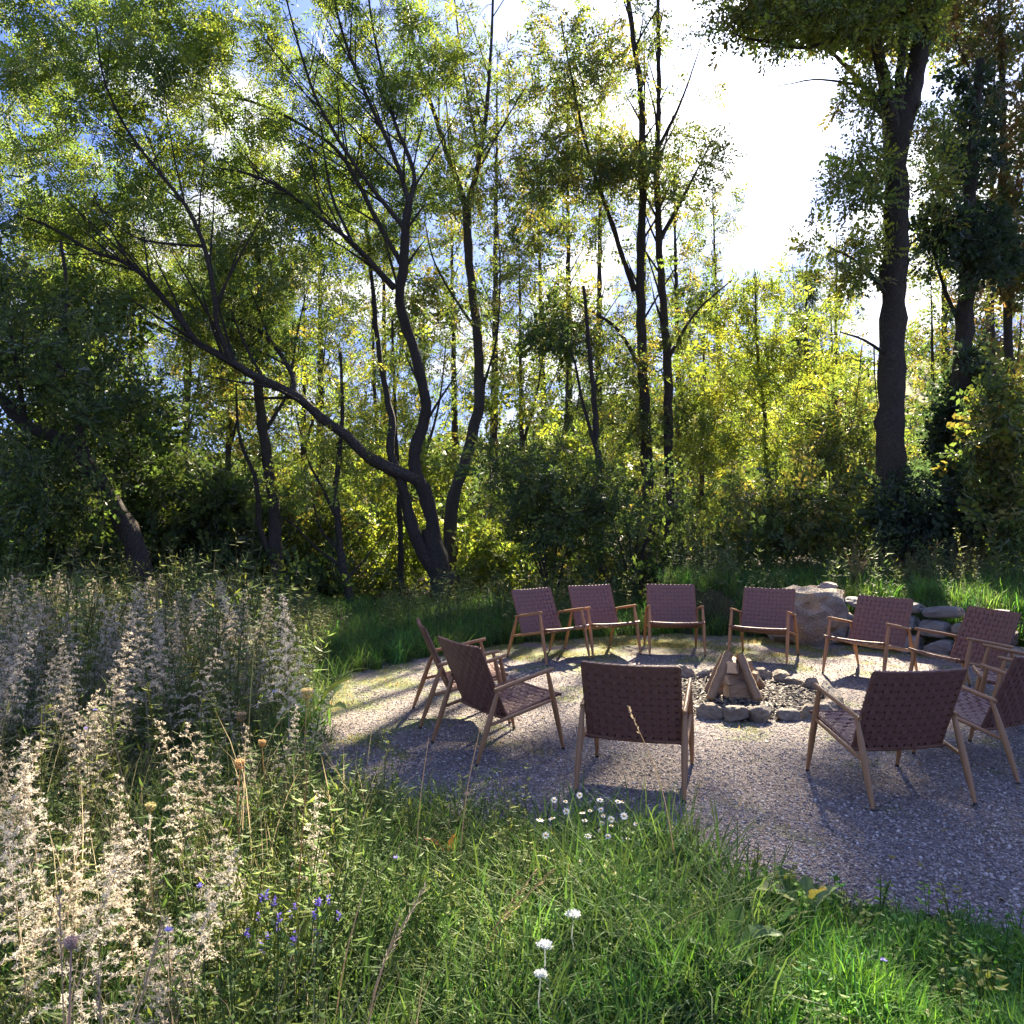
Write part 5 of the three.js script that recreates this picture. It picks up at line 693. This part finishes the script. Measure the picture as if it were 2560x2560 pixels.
{ // bent stalks of dry grass
  function seedStalk(px, py, d, bx, label, c, n = 26, L = 0.16) { const top = at(px, py, d), b = V(top.x - bx, 0, top.z + rr(0, 0.1)); b.y = groundY(b.x, -b.z) - 0.01; const t = thing('grass_stalk', b), p = top.sub(b), s = new Geo(), h = new Geo(), m = p.clone().multiplyScalar(0.55).add(V(-bx * 0.15, p.y * 0.05, 0)), path = smooth([V(), m, p], 0.05); s.tube(path, path.map((_, k) => lerp(0.0026, 0.0012, k / path.length)), 4, c); const dir = p.clone().sub(m).normalize(); for (let k = 0; k < n; k++) { const o = p.clone().addScaledVector(dir, -L * (k / n)), w = dir.clone().multiplyScalar(1.1).add(rdir().multiplyScalar(0.6)).normalize(); h.leaf(o, w, V().crossVectors(w, rdir()).normalize(), rr(0.015, 0.032), 0.003, 0.0008, shade(c, rr(0.8, 1.3))); } part('stem', s.build(), M.dry, t); if (n) part('seed_head', h.build(), M.dry, t); tag(t, label, 'grass stalk'); }
  const TAN = [0.48, 0.38, 0.26];
  seedStalk(1572, 1770, 3.5, -0.22, 'single pale grass seed head crossing the near middle chair back', [0.55, 0.45, 0.3], 24, 0.13);
  seedStalk(405, 2300, 1.8, 0.12, 'feathery tan grass head leaning right at the lower left', TAN, 40, 0.17);
  seedStalk(148, 2240, 1.8, -0.03, 'upright tan grass head at the lower left', TAN, 40, 0.17);
  seedStalk(245, 2430, 1.6, -0.04, 'low tan grass head near the bottom left corner', TAN, 34, 0.13);
  seedStalk(640, 1560, 4.0, 0.05, 'tall thin yellowish stem left of the tallest plume', [0.34, 0.34, 0.16], 8, 0.3);
  seedStalk(1072, 1845, 3.6, 0.06, 'thin pale stem in front of the near left chair, left one', TAN, 0);
  seedStalk(1200, 1820, 3.6, 0.1, 'thin pale stem in front of the near left chair, right one', TAN, 0);
  seedStalk(1380, 2175, 2.7, 0.28, 'brown bent dry stalks fanning right over the foreground grass', [0.36, 0.27, 0.17], 20, 0.25);
  seedStalk(1335, 2180, 2.6, 0.22, 'brown bent dry stalk beside the fanning one', [0.36, 0.27, 0.17], 20, 0.2);
  seedStalk(1000, 2290, 2.2, 0.12, 'pale broken grass stem in the middle foreground', TAN, 0);
  seedStalk(910, 2220, 2.3, 0.1, 'arched dry stem bending left in the foreground', TAN, 0);
  seedStalk(1060, 2220, 2.4, 0.2, 'grey feathery dry head leaning right beside the lush grass', [0.4, 0.34, 0.27], 44, 0.26);
  seedStalk(770, 1900, 2.6, 0.03, 'stout straight brown stem rising through the shaded plume', [0.33, 0.2, 0.1], 0);
}
{ // loose stones on the gravel, nearest ones as real pebbles
  const geos = [0, 1, 2].map((k) => { const g = stoneGeo(300 + k, V(1, 0.55, 0.75), 0, [1, 1, 1], { rust: 0, rough: 0.2 }); return g; }), lists = [[], [], []], q = new THREE.Quaternion(), e = new THREE.Euler(), c = new THREE.Color(), pal = [[0.36, 0.31, 0.29], [0.28, 0.24, 0.24], [0.45, 0.39, 0.35], [0.22, 0.18, 0.18], [0.55, 0.5, 0.46], [0.4, 0.3, 0.25]];
  let n = 0; while (n < 52000) { const d = 3.0 + 6.5 * rand() ** 1.7, x = rr(-1.8, 0.72 * d); if (!inGravel(x, d) || Math.hypot(x - 2.03, d - 7.33) < 0.8) continue; n++; const w = pick(pal), s = 0.004 + 0.0095 * rand() ** 2.2; c.setRGB(w[0], w[1], w[2]).multiplyScalar(rr(0.5, 1.05)); q.setFromEuler(e.set(rr(-0.4, 0.4), rr(0, 6.28), rr(-0.4, 0.4))); lists[n % 3].push({ m: mat4(V(x, 0.014 + 0.006 * n2(x * 1.4, d * 1.4), -d), q, s), c: c.clone() }); }
  geos.forEach((g, i) => copies('gravel_stones', g, M.pebble, lists[i], scene, 'loose gravel stones covering the seat round', 'gravel'));
}
{ // fallen leaves
  const g = new Geo(); g.leaf(V(-0.5, 0, 0), V(1, 0, 0), V(0, 0, 1), 1, 0.6, 0.12, [1, 1, 1]); const list = [], q = new THREE.Quaternion(), e = new THREE.Euler(), c = new THREE.Color(); let n = 0;
  while (n < 260) { const d = rr(3.4, 10.5), x = rr(-1.6, 5.5); if (!inGravel(x, d)) continue; n++; q.setFromEuler(e.set(rr(-0.4, 0.4), rr(0, 6.28), rr(-0.4, 0.4))); const w = pick([[0.3, 0.18, 0.07], [0.2, 0.12, 0.05], [0.35, 0.28, 0.08]]); c.setRGB(...w); list.push({ m: mat4(V(x, 0.022, -d), q, rr(0.02, 0.05)), c: c.clone() }); }
  copies('fallen_leaves', g.build(), M.leaf, list, scene, 'dry fallen leaves scattered on the gravel', 'leaves');
}

/* ---------- draw ---------- */
const renderer = new THREE.WebGLRenderer({ antialias: true });
renderer.setSize(1024, 1024); renderer.shadowMap.enabled = true;
renderer.toneMapping = THREE.LinearToneMapping; renderer.toneMappingExposure = EXPOSURE;
renderer.render(scene, camera);
